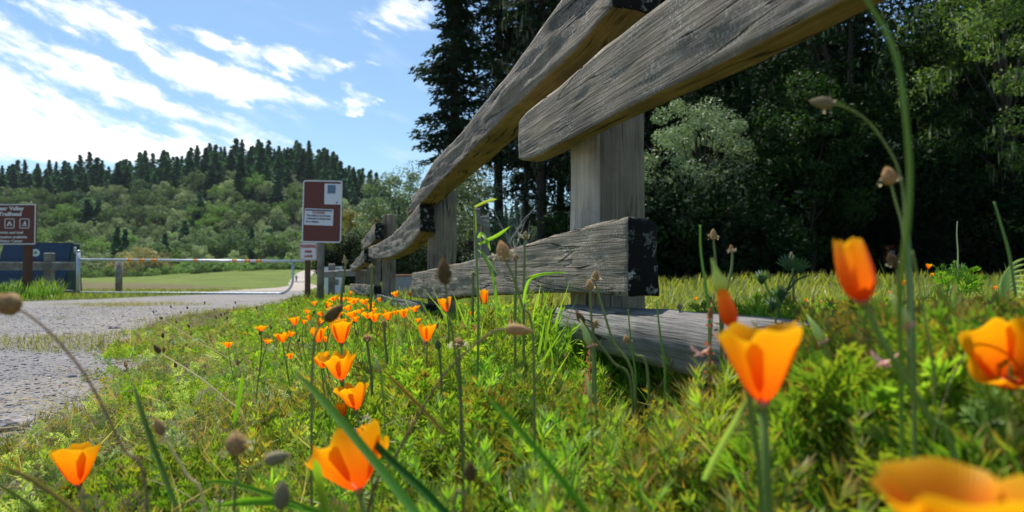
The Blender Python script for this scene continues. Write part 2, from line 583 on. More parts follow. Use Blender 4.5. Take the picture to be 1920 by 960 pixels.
def poppy_leaf(r, red, fine=True):
    """finely divided leaf, blade about 1 long, standing on a short stalk"""
    V, T, Cc = [], [], []

    def lobe(p0, d, L, w, side, col, tip):
        o = len(V)
        m = p0 + d * L * .55
        V.extend([p0, m - side * w / 2, m + side * w / 2, p0 + d * L])
        T.extend([(o, o + 1, o + 2), (o + 1, o + 3, o + 2)])
        mid = [(col[k] + tip[k]) / 2 for k in range(3)]
        Cc.extend([col, mid, mid, tip])
    g0 = r.uniform(.8, 1.2)
    green = (.085 * g0, .19 * g0, .022)
    lime = (.19 * g0, .30 * g0, .03)
    tip = (.24, .12, .055) if red else (.22, .31, .06)
    lean = r.uniform(.1, .5)
    ax = np.array([lean, 0, 1.0]); ax /= np.linalg.norm(ax)
    side = np.array([0, 1.0, 0])
    nrm = np.cross(ax, side)
    lobe(np.zeros(3), ax, .95, .035, side, green, green)
    nodes = ((.30, .42), (.50, .36), (.68, .28), (.84, .2)) if fine else ((.35, .42), (.62, .32), (.84, .2))
    for node, (t0, Lp) in enumerate(nodes):
        base = ax * t0
        angs = (-1, 1) if node < len(nodes) - 1 else (-.5, 0, .5)
        for s in angs:
            a = s * r.uniform(.55, .95)
            pd = ax * math.cos(a) + side * math.sin(a) + nrm * r.uniform(-.35, .35)
            pd /= np.linalg.norm(pd)
            ps = np.cross(pd, nrm); ps /= np.linalg.norm(ps)
            LL = Lp * r.uniform(.75, 1.25)
            lobe(base, pd, LL * .7, .026, ps, green, green)
            nl = (6 if node < 2 else 4) if fine else 3
            for q in range(nl):
                b = ((q % 3) - 1) * .55 + r.uniform(-.18, .18)
                ld = pd * math.cos(b) + ps * math.sin(b) + nrm * r.uniform(-.2, .2)
                st = base + pd * LL * (.35 if q < 3 else .62)
                lobe(st, ld, LL * r.uniform(.45, .72), r.uniform(.035, .055) * (1 if fine else 1.5), np.cross(ld, nrm), green if r.random() < .5 else lime, tip)
    return np.array(V), np.array(T), np.array(Cc)


def broad_blade(r, col, tip, w=.03, nseg=5, curve=.5):
    vs, ts = [], []
    lean = r.uniform(.05, .35)
    for i in range(nseg):
        t = i / nseg
        x = lean * t + curve * t * t * .6
        z = t * (1 - curve * .25 * t)
        ww = w * (1 - .6 * t * t)
        vs += [(x, -ww / 2, z), (x + .004, ww / 2, z)]
    vs.append((lean + curve * .6, 0, 1 - curve * .25))
    for i in range(nseg - 1):
        a = 2 * i
        ts += [(a, a + 1, a + 3), (a, a + 3, a + 2)]
    a = 2 * (nseg - 1)
    ts.append((a, a + 1, a + 2))
    cc = [[col[k] * (1 - (i // 2) / nseg) + tip[k] * (i // 2) / nseg for k in range(3)] for i in range(len(vs))]
    return np.array(vs), np.array(ts), np.array(cc)


def scatter(templates, P, S, yaw, tilt, tdir, which, tint):
    """merge transformed templates; P (n,3) S (n,) etc"""
    Vs, Ts, Cs = [], [], []
    off = 0
    for k, (V, T, Cc) in enumerate(templates):
        idx = np.where(which == k)[0]
        if len(idx) == 0:
            continue
        cy, sy = np.cos(yaw[idx]), np.sin(yaw[idx])
        v = V[None, :, :] * S[idx][:, None, None]
        x = v[..., 0] * cy[:, None] - v[..., 1] * sy[:, None]
        y = v[..., 0] * sy[:, None] + v[..., 1] * cy[:, None]
        z = v[..., 2]
        ct, st = np.cos(tilt[idx])[:, None], np.sin(tilt[idx])[:, None]
        cd, sd = np.cos(tdir[idx])[:, None], np.sin(tdir[idx])[:, None]
        u = x * cd + y * sd
        w = -x * sd + y * cd
        u2 = u * ct + z * st
        z2 = -u * st + z * ct
        x2 = u2 * cd - w * sd
        y2 = u2 * sd + w * cd
        W = np.stack([x2, y2, z2], -1) + P[idx][:, None, :]
        n, m = len(idx), len(V)
        Vs.append(W.reshape(-1, 3))
        Ts.append((T[None] + (np.arange(n) * m)[:, None, None]).reshape(-1, 3) + off)
        Cs.append((Cc[None] * tint[idx][:, None, :]).reshape(-1, 3))
        off += n * m
    return np.concatenate(Vs), np.concatenate(Ts), np.concatenate(Cs)


def stuff(name, label, cat, V, T, Cc, mat):
    o = link_mesh(name, np_mesh(name, V, T, Cc, mat))
    return tag(o, label, cat, kind='stuff')


def fence_x(y):
    return .612 - .29 * y


def plant_height(x, y):
    u = x - xroad(y)
    h = .045 + .15 * smooth((u - .15) / 1.15) * (1 - .36 * smooth((y - 1.9) / 1.4))
    h = h + .13 * smooth((x - .10) / .35) * smooth((2.6 - y) / 1.2)
    h = h + .07 * np.exp(-(((x - .02) / .28) ** 2 + ((y - 1.75) / .5) ** 2))
    h = h * (1 - .55 * np.exp(-(((x - .22) / .13) ** 2 + ((y - 1.2) / .28) ** 2)))
    return h


rl = random.Random(3)
LEAVES = [poppy_leaf(rl, k % 3 == 0) for k in range(12)]
LEAVES_C = [poppy_leaf(rl, k % 3 == 0, False) for k in range(12)]
BLADES = [broad_blade(rl, (.09, .22, .025), (.22, .36, .05), .024, 4, rl.uniform(.1, .9)) for k in range(6)]
STRAW = [broad_blade(rl, (.30, .25, .13), (.42, .35, .2), .016, 3, rl.uniform(.1, .9)) for k in range(4)]


def region(n, y0, y1, x0f, x1f, power=1.0):
    """points with density falling as 1/y**power inside x0f(y)..x1f(y)"""
    out = []
    u = rng.random(n * 3)
    if power == 1.0:
        y = y0 * (y1 / y0) ** u
    else:
        y = y0 + (y1 - y0) * u
    a = x0f(y); b = x1f(y)
    x = a + (b - a) * rng.random(len(y))
    wgt = (b - a)
    keep = rng.random(len(y)) < wgt / wgt.max() * (y / y if power == 1.0 else 1)
    x, y = x[keep][:n], y[keep][:n]
    return x, y


def fine_noise(x, y, s, seed=0):
    return np.array([noise.noise(Vector((a * s, b * s, seed))) for a, b in zip(x, y)])


def cam_clear(x, y, r=.30):
    return (x * x + y * y) > r * r


# --- poppy foliage: verge in front of the fence, out to about 9 m
def herb_layer(name, label, n, y0, y1, x0f, x1f, hs=1.0, seed=0, size=.065, templ=None, top=None, bury=.6, tiltm=.75):
    templ = templ or LEAVES
    x, y = region(n, y0, y1, x0f, x1f)
    nz = fine_noise(x, y, 2.6, seed)
    nf = fine_noise(x, y, 9.0, seed + 3)
    u = x - xroad(y)
    keep = cam_clear(x, y) & (rng.random(len(x)) < np.clip((-.02 + u * .62 + nz * 1.15) * (1 - .75 * np.exp(-(((x + .72) / .28) ** 2 + ((y - 1.65) / .35) ** 2))), 0, 1))
    x, y, nz, nf = x[keep], y[keep], nz[keep], nf[keep]
    n = len(x)
    r_ = np.hypot(x, y)
    H = plant_height(x, y) * hs * (1 + .35 * nz + .45 * nf)
    lim = H0 - .035 - np.where(r_ < .55, .12 * np.maximum(r_, .3), .05 * y)
    H = np.where((x > .15) | (r_ < .8), np.minimum(H, np.maximum(lim, .05)), H)
    if top:
        H = np.minimum(plant_height(x, y) * hs * (1 + .25 * nz + .3 * nf), top - .03 * y)
    S = np.minimum(size * rng.uniform(.6, 1.35, n), np.maximum(H, .03) * 1.1)
    z = (H - S * .85) * rng.random(n) ** bury
    P = np.stack([x, y, gz(x, y) - .004 + np.maximum(z, 0)], 1)
    tint = np.ones((n, 3)) * (rng.uniform(.75, 1.25, n) * (1 + .3 * nf))[:, None]
    tint[:, 0] *= rng.uniform(.8, 1.25, n) * (1 + .25 * nz)
    which = rng.integers(0, 12, n)
    nz2 = fine_noise(x, y, 1.7, seed + 5)
    red = (nz2 + rng.normal(0, .16, n) > np.where(r_ < 1.3, .11, .20))
    which = np.where(red, which - which % 3, which - which % 3 + 1 + which % 2)
    V, T, Cc = scatter(templ, P, S, rng.uniform(0, 2 * PI, n), rng.uniform(0, tiltm, n), rng.uniform(0, 2 * PI, n), which, tint)
    return stuff(name, label, 'foliage', V, T, Cc, M['herb'])


herb_layer('poppy_foliage', 'bright green feathery poppy leaves nearest the camera', 8500, .30, 1.25, lambda y: np.maximum(-.8 * y - .1, xroad(y) - .1), lambda y: .8 * y + .25, seed=1, size=.078)
herb_layer('poppy_foliage', 'feathery poppy leaves filling the verge up to the rail fence', 15000, 1.2, 4.0, lambda y: np.maximum(-.8 * y, xroad(y) - .25), lambda y: fence_x(y) + .12 + np.maximum(0, 1.0 * (2.2 - y)) * 1.5, seed=2, size=.085)
herb_layer('poppy_foliage', 'low green growth along the far end of the rail fence', 6000, 3.8, 13, lambda y: xroad(y) - .1, lambda y: fence_x(y) + .1, seed=3, hs=.85, size=.10, templ=LEAVES_C)
herb_layer('poppy_foliage', 'green leaves at the near side of the meadow behind the bottom log', 9000, 1.3, 5.5, lambda y: fence_x(y) + .15, lambda y: .82 * y, seed=4, hs=1.0, size=.085)


herb_layer('poppy_foliage', 'tall poppy leaves standing in front of the right part of the bottom log', 5200, .55, 1.3, lambda y: .19 + .14 * y, lambda y: np.maximum(.8 * y + .1, .4), seed=8, hs=1.25, size=.085, top=.37)


def shoot(r, red):
    """upright feathery shoot, unit high"""
    V, T, Cc = [], [], []

    def lobe(p0, d, L, w, side, col, tip):
        o = len(V)
        m = p0 + d * L * .5
        V.extend([p0, m - side * w / 2, m + side * w / 2, p0 + d * L])
        T.extend([(o, o + 1, o + 2), (o + 1, o + 3, o + 2)])
        Cc.extend([col, [(a_ + b_) / 2 for a_, b_ in zip(col, tip)], [(a_ + b_) / 2 for a_, b_ in zip(col, tip)], tip])
    g0 = r.uniform(.85, 1.2)
    col = (.13 * g0, .25 * g0, .028)
    tip = (.27, .15, .075) if red else (.24, .33, .07)
    bend = np.array([r.uniform(-.2, .2), r.uniform(-.2, .2), 0])
    up = np.array([0, 0, 1.0])
    pt = lambda t: up * t + bend * t * t
    for k in range(4):
        d = pt((k + 1) / 4) - pt(k / 4)
        lobe(pt(k / 4), d / np.linalg.norm(d), np.linalg.norm(d) * 1.1, .02, np.array([1, 0, 0]), col, col)
    a = r.uniform(0, 6)
    for k in range(17):
        t = .12 + .88 * k / 17
        a += 2.4
        out = np.array([math.cos(a), math.sin(a), 0])
        L0 = .34 * (1 - .55 * t) + .06
        for q in (-1, 0, 1):
            dd = out * r.uniform(.45, .75) + up * r.uniform(.6, 1.0) + np.array([-out[1], out[0], 0]) * q * .38
            dd /= np.linalg.norm(dd)
            sd = np.cross(dd, np.cross(up, out)); sd /= np.linalg.norm(sd)
            sd = np.cross(dd, sd)
            lobe(pt(t), dd, L0 * r.uniform(.6, 1.1), r.uniform(.022, .034), sd, col, tip)
    return np.array(V), np.array(T), np.array(Cc)


SHOOTS = [shoot(rl, k % 3 == 0) for k in range(12)]
herb_layer('poppy_shoots', 'upright feathery green shoots with pinkish tips close to the camera', 2300, .33, 1.3, lambda y: np.maximum(-.7 * y, xroad(y) + .1), lambda y: .8 * y + .2, seed=12, size=.10, hs=1.08, templ=SHOOTS, bury=.25, tiltm=.45)
herb_layer('poppy_shoots', 'upright feathery green shoots in the verge in front of the fence', 4200, 1.2, 4.2, lambda y: np.maximum(-.8 * y, xroad(y)), lambda y: fence_x(y) + .05 + np.maximum(0, 1.0 * (2.2 - y)) * 1.5, seed=13, size=.11, hs=1.05, templ=SHOOTS, bury=.25, tiltm=.45)
herb_layer('poppy_shoots', 'upright green shoots at the near side of the meadow', 2600, 1.4, 5.0, lambda y: fence_x(y) + .15, lambda y: .82 * y, seed=14, size=.12, hs=1.0, templ=SHOOTS, bury=.25, tiltm=.45)


def blade_layer(name, label, n, y0, y1, x0f, x1f, h, templ, mat, tintc=(1, 1, 1), hv=.4, cat='grass', seedn=0, zone=None, minr=.35):
    x, y = region(n, y0, y1, x0f, x1f)
    keep = cam_clear(x, y, minr)
    if zone is not None:
        keep &= zone(x, y)
    x, y = x[keep], y[keep]
    n = len(x)
    nz = fine_noise(x, y, .7, seedn)
    H = (h(x, y) if callable(h) else np.full(n, h)) * (1 + .5 * nz) * rng.uniform(1 - hv, 1 + hv, n)
    P = np.stack([x, y, gz(x, y) - .004], 1)
    tint = np.array(tintc)[None] * rng.uniform(.65, 1.35, n)[:, None] * np.stack([1 + .5 * nz, 1 + .15 * nz, 1 + 0 * nz], 1)
    which = rng.integers(0, len(templ), n)
    V, T, Cc = scatter(templ, P, H, rng.uniform(0, 2 * PI, n), rng.uniform(0, .5, n), rng.uniform(0, 2 * PI, n), which, tint)
    return stuff(name, label, cat, V, T, Cc, mat)


FARB = [broad_blade(rl, (.13, .20, .03), (.34, .36, .09), .05, 3, rl.uniform(.1, .8)) for k in range(6)]
FARW = [broad_blade(rl, (.13, .20, .03), (.34, .36, .09), .12, 2, rl.uniform(.1, .8)) for k in range(6)]
blade_layer('verge_grass', 'green grass blades mixed among the poppy leaves', 11000, .42, 6, lambda y: np.maximum(-.8 * y, xroad(y)), lambda y: np.maximum(fence_x(y), .8 * y * (y < 1.4)), lambda x, y: plant_height(x, y) * 1.0, BLADES, M['grass'], seedn=2)
blade_layer('dry_stalks', 'pale dry straw lying in the verge beside the road', 6500, .6, 8, lambda y: np.maximum(-.8 * y, xroad(y) - .03), lambda y: xroad(y) + 1.5, .075, STRAW, M['grass'], cat='straw', seedn=3)
blade_layer('meadow_grass', 'yellow-green tall meadow grass behind the rail fence', 15000, 2.6, 13, lambda y: fence_x(y) + .15, lambda y: .84 * y, lambda x, y: .16 + .05 * smooth((y - 3) / 6), FARB, M['grass'], seedn=4)
blade_layer('meadow_grass', 'far meadow grass running to the dark wood', 13000, 12, 40, lambda y: -.22 * y, lambda y: .86 * y, .30, FARW, M['grass'], (1.0, .95, .9), seedn=5)
def strips(x, y):
    w = fine_noise(x, y, 2.1, 3) * .5 + fine_noise(x, y, 7.0, 8) * .3
    s1 = 1 - np.abs((y - 3.55 + .12 * (x + 2)) / .48) - np.maximum(0, (-2.55 - x)) * 1.1
    s2 = 1 - np.abs((y - 9.1 + .35 * (x + 5)) / 1.5) - np.abs(x + 5) / 1.6
    s3 = .62 - np.abs(x - xroad(y) - .08) / .28
    return (np.maximum(np.maximum(s1 * (x > -3.6) * 1.2, s2), s3 * .9) + w) > .24


blade_layer('short_grass', 'short dry grass on the strips between the gravel tracks', 30000, 1.2, 11.5, lambda y: np.maximum(-.8 * y, -6.8), lambda y: xroad(y) + .4, .042, FARB, M['grass'], (.95, .82, .7), seedn=6, zone=strips)
blade_layer('dry_stalks', 'pale straw on the strips between the gravel tracks', 16000, 1.2, 11.5, lambda y: np.maximum(-.8 * y, -6.8), lambda y: xroad(y) + .3, .026, STRAW, M['grass'], (1, 1, 1), seedn=16, zone=strips, cat='straw')
blade_layer('short_grass', 'mown grass around the gate and the brown fence', 12000, 10.5, 30, lambda y: -.84 * y, lambda y: -.24 * y, .10, FARW, M['grass'], (.85, .9, .8), seedn=7,
            zone=lambda x, y: (x > np.interp(y, [r[0] for r in ROAD_R], [r[1] for r in ROAD_R]) + .1) | (x < np.interp(y, [r[0] for r in ROAD_L], [r[1] for r in ROAD_L]) - .1))
blade_layer('weeds', 'tall bright green weeds at the foot of the trailhead sign', 1600, 12.6, 15.6, lambda y: -.85 * y, lambda y: -.66 * y, .30, FARB, M['grass'], (.6, .9, .6), seedn=8, cat='weeds')

PALE = [(v, t_, np.clip(c * np.array([1.5, 1.15, 3.4]) + .05, 0, .6)) for v, t_, c in LEAVES[:6]]
x, y = region(2600, .45, 4.2, lambda y: np.maximum(-.8 * y, xroad(y)), lambda y: np.minimum(fence_x(y), .8 * y))
keep = cam_clear(x, y, .4)
x, y = x[keep], y[keep]
n = len(x)
hh_ = plant_height(x, y)
V, T, Cc = scatter(PALE, np.stack([x, y, gz(x, y) + hh_ * rng.uniform(.1, .75, n)], 1), rng.uniform(.03, .07, n), rng.uniform(0, 6.28, n), rng.uniform(.4, 1.4, n), rng.uniform(0, 6.28, n), rng.integers(0, 6, n), np.ones((n, 3)) * rng.uniform(.6, 1.3, n)[:, None])
stuff('silvery_leaves', 'pale grey-green leaves scattered low among the poppy foliage', 'foliage', V, T, Cc, M['herb'])
# fallen straw and dead stems, lying nearly flat
x, y = region(5200, .45, 5.0, lambda y: np.maximum(-.8 * y, xroad(y) - .1), lambda y: np.minimum(fence_x(y), .8 * y))
keep = cam_clear(x, y, .4) & (rng.random(len(x)) < np.clip(1.25 - .75 * (x - xroad(y)), .22, 1))
x, y = x[keep], y[keep]
n = len(x)
V, T, Cc = scatter(STRAW, np.stack([x, y, gz(x, y) + plant_height(x, y) * rng.uniform(.1, .9, n)], 1), rng.uniform(.04, .13, n), rng.uniform(0, 6.28, n), rng.uniform(.9, 1.6, n), rng.uniform(0, 6.28, n), rng.integers(0, 4, n), np.ones((n, 3)) * rng.uniform(.7, 1.5, n)[:, None])
stuff('fallen_straw', 'bleached dead stems lying over the verge plants', 'straw', V, T, Cc, M['grass'])

# --- loose stones on the road
ico = [(0, 0, 1)] + [(math.cos(a) * .9, math.sin(a) * .9, .35) for a in np.arange(5) * 2 * PI / 5] + [(math.cos(a) * .9, math.sin(a) * .9, -.35) for a in (np.arange(5) + .5) * 2 * PI / 5] + [(0, 0, -1)]
icof = [(0, 1 + i, 1 + (i + 1) % 5) for i in range(5)] + [(1 + i, 6 + i, 1 + (i + 1) % 5) for i in range(5)] + [(1 + (i + 1) % 5, 6 + i, 6 + (i + 1) % 5) for i in range(5)] + [(11, 6 + (i + 1) % 5, 6 + i) for i in range(5)]
STN = []
for k in range(6):
    v = np.array(ico) * np.array([rl.uniform(.7, 1.2), rl.uniform(.7, 1.2), rl.uniform(.4, .7)]) + np.array([[rl.uniform(-.15, .15) for _ in range(3)] for _ in ico])
    STN.append((v, np.array(icof), np.ones((12, 3))))
x, y = region(9000, 1.0, 8, lambda y: np.maximum(-.8 * y, -7), lambda y: xroad(y) + .25)
n = len(x)
V, T, Cc = scatter(STN, np.stack([x, y, gz(np.minimum(x, 0), y) + .004], 1), rng.gamma(2.0, .0017, n) + .0015, rng.uniform(0, 6.28, n), rng.uniform(0, .3, n), rng.uniform(0, 6.28, n), rng.integers(0, 6, n), np.ones((n, 3)))
stuff('gravel', 'small loose grey stones scattered on the road surface', 'gravel', V, T, Cc, M['stone'])
# leaf litter along the road edge
LIT = []
for k in range(4):
    v = np.array([(-1, 0, 0), (0, -.4, rl.uniform(0, .4)), (0, .4, rl.uniform(0, .4)), (1, 0, rl.uniform(-.1, .5))])
    LIT.append((v, np.array([(0, 1, 2), (1, 3, 2)]), np.ones((4, 3))))
x, y = region(3200, .8, 7, lambda y: xroad(y) - .35, lambda y: xroad(y) + .8)
n = len(x)
base = np.array([(.30, .20, .13), (.20, .13, .09), (.38, .31, .22), (.28, .11, .07)])[rng.integers(0, 4, n)]
V, T, Cc = scatter(LIT, np.stack([x, y, gz(np.minimum(x, 0), y) + .008], 1), rng.uniform(.004, .012, n), rng.uniform(0, 6.28, n), rng.uniform(0, .4, n), rng.uniform(0, 6.28, n), rng.integers(0, 4, n), base)
stuff('leaf_litter', 'brown leaf scraps along the edge of the gravel', 'litter', V, T, Cc, M['herb'])

# ================================================================= FENCE
FD = Vector((-.29, 1, 0)).normalized()       # along the fence, away from the camera
FN = Vector((FD.y, -FD.x, 0))                # from the road side to the meadow side


def beam(name, parent, org, X, Yv, Z, stations, mats, seed, amp=.005, N=120, sub=(8, 5, 8, 5), under=None, rough=1.0, soft=.5, pale_x=None):
    """stations: (s, corners[(y,z)..]); grain runs along local X"""
    nc = len(stations[0][1])
    if X.cross(Yv).dot(Z) < 0:
        Yv = -Yv
        stations = [(a, [(-p[0], p[1]) for p in c]) for a, c in stations]
    S = np.array([s[0] for s in stations])
    Cn = np.array([s[1] for s in stations])
    sub = [sub[i % len(sub)] for i in range(nc)]
    m = sum(sub)
    rings = []
    svals = np.linspace(S[0], S[-1], N)
    vs = []
    for s in svals:
        # smooth interpolation between the stations
        k = min(max(int(np.searchsorted(S, s) - 1), 0), len(S) - 2)
        t = (s - S[k]) / (S[k + 1] - S[k])
        p0, p1, p2, p3 = Cn[max(k - 1, 0)], Cn[k], Cn[k + 1], Cn[min(k + 2, len(S) - 1)]
        cr = p1 * (1 - t) + p2 * t
        cr = cr + .5 * t * (1 - t) * ((1 - t) * (p2 - p0 - 2 * (p2 - p1) * .9) * .25 - t * (p3 - p1 - 2 * (p2 - p1) * .9) * .25)
        ring = []
        for i in range(nc):
            a, b = cr[i], cr[(i + 1) % nc]
            for q in range(sub[i]):
                ring.append(a + (b - a) * q / sub[i])
        ring = np.array(ring)
        sm = (np.roll(ring, 1, 0) + np.roll(ring, -1, 0)) / 2
        ring = ring * (1 - soft) + sm * soft
        cen = ring.mean(0)
        for j, p in enumerate(ring):
            d = p - cen
            d = d / (np.linalg.norm(d) + 1e-9)
            n1 = noise.noise(Vector((s * 1.6 + seed, p[0] * 9, p[1] * 9)))
            n2 = noise.noise(Vector((s * 3.5 + seed, p[0] * 34 + 7, p[1] * 34)))
            n3 = noise.noise(Vector((s * 9 + seed, p[0] * 95 + 3, p[1] * 95)))
            q = p + d * (amp * (1.6 * n1 + .9 * n2) + .0022 * rough * n3)
            vs.append((s, q[0], q[1]))
    fs = []
    mi = []
    va = np.array(vs)
    for i in range(N - 1):
        for j in range(m):
            j2 = (j + 1) % m
            fs.append((i * m + j, (i + 1) * m + j, (i + 1) * m + j2, i * m + j2))
    # end caps: ring of quads toward an inset ring, then a fan
    for end, base in ((0, 0), (1, (N - 1) * m)):
        c = va[base:base + m].mean(0)
        out = -.004 if end == 0 else .004
        off = len(vs)
        for fr in (.93, .5):
            for j in range(m):
                p = va[base + j]
                vs.append((p[0] + out * (1.0 if fr < .9 else .8) + .003 * noise.noise(Vector((p[1] * 60 * fr, p[2] * 60 * fr, seed))), c[1] + (p[1] - c[1]) * fr, c[2] + (p[2] - c[2]) * fr))
        vs.append((c[0] + out, c[1], c[2]))
        for j in range(m):
            j2 = (j + 1) % m
            q = [(base + j, base + j2, off + j2, off + j), (off + j, off + j2, off + m + j2, off + m + j), (off + m + j, off + m + j2, off + 2 * m)]
            for f in q:
                fs.append(f if end == 0 else tuple(reversed(f)))
    me = bpy.data.meshes.new(name)
    me.from_pydata(vs, [], fs)
    for mm in mats:
        me.materials.append(mm)
    bm = bmesh.new()
    bm.from_mesh(me)
    bmesh.ops.recalc_face_normals(bm, faces=bm.faces)
    bm.to_mesh(me)
    bm.free()
    me.update()
    nside = (N - 1) * m
    idx = []
    for p in me.polygons:
        if p.index >= nside:
            idx.append(2 if len(mats) > 2 else 0)
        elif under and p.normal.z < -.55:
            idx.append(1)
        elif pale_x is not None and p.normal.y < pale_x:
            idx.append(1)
        else:
            idx.append(0)
    me.polygons.foreach_set('material_index', idx)
    me.polygons.foreach_set('use_smooth', [len(p.vertices) == 4 for p in me.polygons])
    o = bpy.data.objects.new(name, me)
    C.objects.link(o)
    o.parent = parent
    Mx = Matrix((X, Yv, Z)).transposed().to_4x4()
    Mx.translation = Vector(org)
    pw = Vector(parent.location) if parent is not None else Vector((0, 0, 0))
    Mx.translation -= pw
    o.matrix_local = Mx
    return o


fence = empty('split_rail_fence', (0.25, 1.8, gz1(.25, 1.8)), 'large weathered grey split rail fence with blackened rail ends filling the middle', 'fence')


def rail(pts, c, T, seed, mats, amp=.006, N=140, cap=True, top_in=0.0):
    """pts (Y, ztop, zbot) relative to the camera height; front plane X = c - .29 Y"""
    y0 = pts[0][0]
    org = Vector((c - .29 * y0, y0, H0))
    st = []
    for p in pts:
        s = (p[0] - y0) / FD.y
        tt = p[3] if len(p) > 3 else T
        # front-top, front-bottom, back-bottom, back-top
        st.append((s, [(top_in, p[1]), (0, p[2]), (tt, p[2] - .004), (tt - .006, p[1] - .01)]))
    return beam('rail', fence, org, FD, FN, Vector((0, 0, 1)), st, mats, seed, amp, N, (18, 8, 14, 8), under=True, soft=.22)


WM = [M['rail'], M['under'], M['end']]
WP = [M['rail_pale'], M['under'], M['end']]
rA = rail([(-.95, .49, .325), (.2, .483, .318), (.76, .48, .315), (1.0, .476, .314), (1.2, .474, .319), (1.45, .476, .321), (1.7, .466, .320), (1.85, .468, .319), (1.97, .464, .325), (2.04, .452, .338)], .612, .042, 3, WM, .003, 170)
rB = rail([(1.41, .715, .552), (1.66, .683, .525), (2.12, .637, .512), (2.52, .612, .487), (2.75, .600, .475), (3.1, .585, .458), (3.5, .57, .435), (3.9, .52, .40), (4.3, .452, .385), (4.55, .412, .375)], .618, .11, 17, WP, .006, 150)
rC = rail([(3.95, .395, .235), (4.25, .37, .185), (4.8, .326, .138), (5.6, .285, .12), (6.4, .275, .124), (7.1, .277, .145), (7.7, .277, .17)], .612, .09, 29, WM, .006, 110)
rF = rail([(6.85, .50, .323), (7.4, .47, .30), (8.0, .44, .29), (8.8, .405, .29)], .612, .085, 37, WM, .006, 60)
rG = rail([(8.35, .275, .115), (9.3, .225, .07), (10.4, .16, .03), (11.6, .105, .01)], .612, .085, 41, WM, .008, 60)
rD = rail([(1.33, .108, -.046), (1.45, .108, -.047), (1.6, .104, -.048), (1.78, .094, -.052), (2.29, .066, -.075), (2.76, .044, -.097), (3.1, .032, -.12), (3.6, .014, -.145), (4.2, -.003, -.158), (4.26, -.008, -.156)], .612, .068, 53, WM, .0035, 140)
rH = rail([(8.1, -.15, -.29), (9, -.165, -.30), (10.4, -.18, -.31), (11.6, -.2, -.32)], .612, .08, 61, WM, .006, 50)
rI = rail([(3.9, -.185, -.30), (5, -.2, -.33), (6, -.215, -.34), (7.4, -.22, -.35)], .64, .09, 67, [M['log'], M['log'], M['end']], .008, 60)
rJ = rail([(6.95, -.13, -.235), (7.6, -.15, -.25), (8.3, -.165, -.27)], .612, .08, 71, WM, .006, 30)

# the silvered bottom log, round-backed, coming toward the camera
E_org = Vector((.60 - .29 * 1.72, 1.72, H0))


def log_ring(r1, r2, cz):
    return [(r1 + r1 * math.cos(a), cz + r2 * math.sin(a)) for a in np.linspace(PI, -PI, 9)[:-1]]


rE = beam('rail', fence, E_org, -FD, FN * 1.0, Vector((0, 0, 1)), [(0, log_ring(.045, .05, -.125)), (.3, log_ring(.05, .055, -.125)), (.7, log_ring(.055, .058, -.124)), (1.3, log_ring(.055, .058, -.124)), (2.6, log_ring(.05, .055, -.13))], [M['log'], M['log'], M['end']], 83, .006, 140, (4,), rough=1.5)
rE['label'] = 'silvery round-backed bottom log'


def post(poly, ztop, seed, amp=.004, mats=None, lean=0.0, zb=None, pale=-2):
    """poly: world XY corners (clockwise seen from above)"""
    cx = sum(p[0] for p in poly) / len(poly)
    cy = sum(p[1] for p in poly) / len(poly)
    z0 = gz1(cx, cy) - .05 if zb is None else zb
    L = ztop + H0 - z0
    # local X up, local Y east, local Z = X cross Y = north
    st = []
    for s in (0, L * .35, L * .7, L * .97, L):
        k = 1.0 if s < L * .99 else .97
        st.append((s, [((p[0] - cx) * k + lean * s, (p[1] - cy) * k) for p in poly]))
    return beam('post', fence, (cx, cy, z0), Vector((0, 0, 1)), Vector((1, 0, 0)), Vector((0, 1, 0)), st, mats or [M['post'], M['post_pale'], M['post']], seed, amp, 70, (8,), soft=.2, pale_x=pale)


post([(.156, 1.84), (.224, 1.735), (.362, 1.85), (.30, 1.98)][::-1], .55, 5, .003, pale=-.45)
post([(-.512, 4.14), (-.468, 4.06), (-.335, 4.16), (-.39, 4.30)][::-1], .50, 9, .004)
post([(-1.325, 6.96), (-1.22, 6.88), (-1.185, 6.9), (-1.20, 7.05), (-1.3, 7.06)][::-1], .58, 13, .004)
post([(-1.87, 8.8), (-1.73, 8.75), (-1.71, 8.9), (-1.83, 8.95)][::-1], .33, 21, .004)
post([(-2.60, 11.32), (-2.42, 11.25), (-2.40, 11.45), (-2.55, 11.5)][::-1], .03, 23, .004)


def nail(px, py, c, par, r=.0042):
    X = (px - 960) / FX
    Y = c / (X + .29)
    p = at(px, py, Y)
    b = MB()
    vs, fs = [], []
    for i in range(4):
        a = i / 3 * PI / 2
        for j in range(8):
            t = 2 * PI * j / 8
            q = Vector(FD) * (math.cos(t) * r * .8 * math.cos(a)) + Vector((0, 0, 1)) * math.sin(t) * r * 1.3 * math.cos(a) - FN * (r * .6 * math.sin(a) + .001)
            vs.append(p + q)
    for i in range(3):
        for j in range(8):
            j2 = (j + 1) % 8
            fs.append((i * 8 + j, i * 8 + j2, i * 8 + 8 + j2, i * 8 + 8 + j))
    b.add(vs, fs)
    o = b.build('nail', M['nail'])
    # parent to the rail keeping the world placement
    o.parent = par
    o.matrix_parent_inverse = (Matrix.Translation(fence.location) @ par.matrix_local).inverted()
    return o


for px, py, c, par in ((1044, 204, .606, rA), (1059, 209, .606, rA), (1022, 82, .608, rB), (1034, 72, .608, rB), (1048, 482, .607, rD), (1059, 484, .607, rD)):
    nail(px, py, c, par)


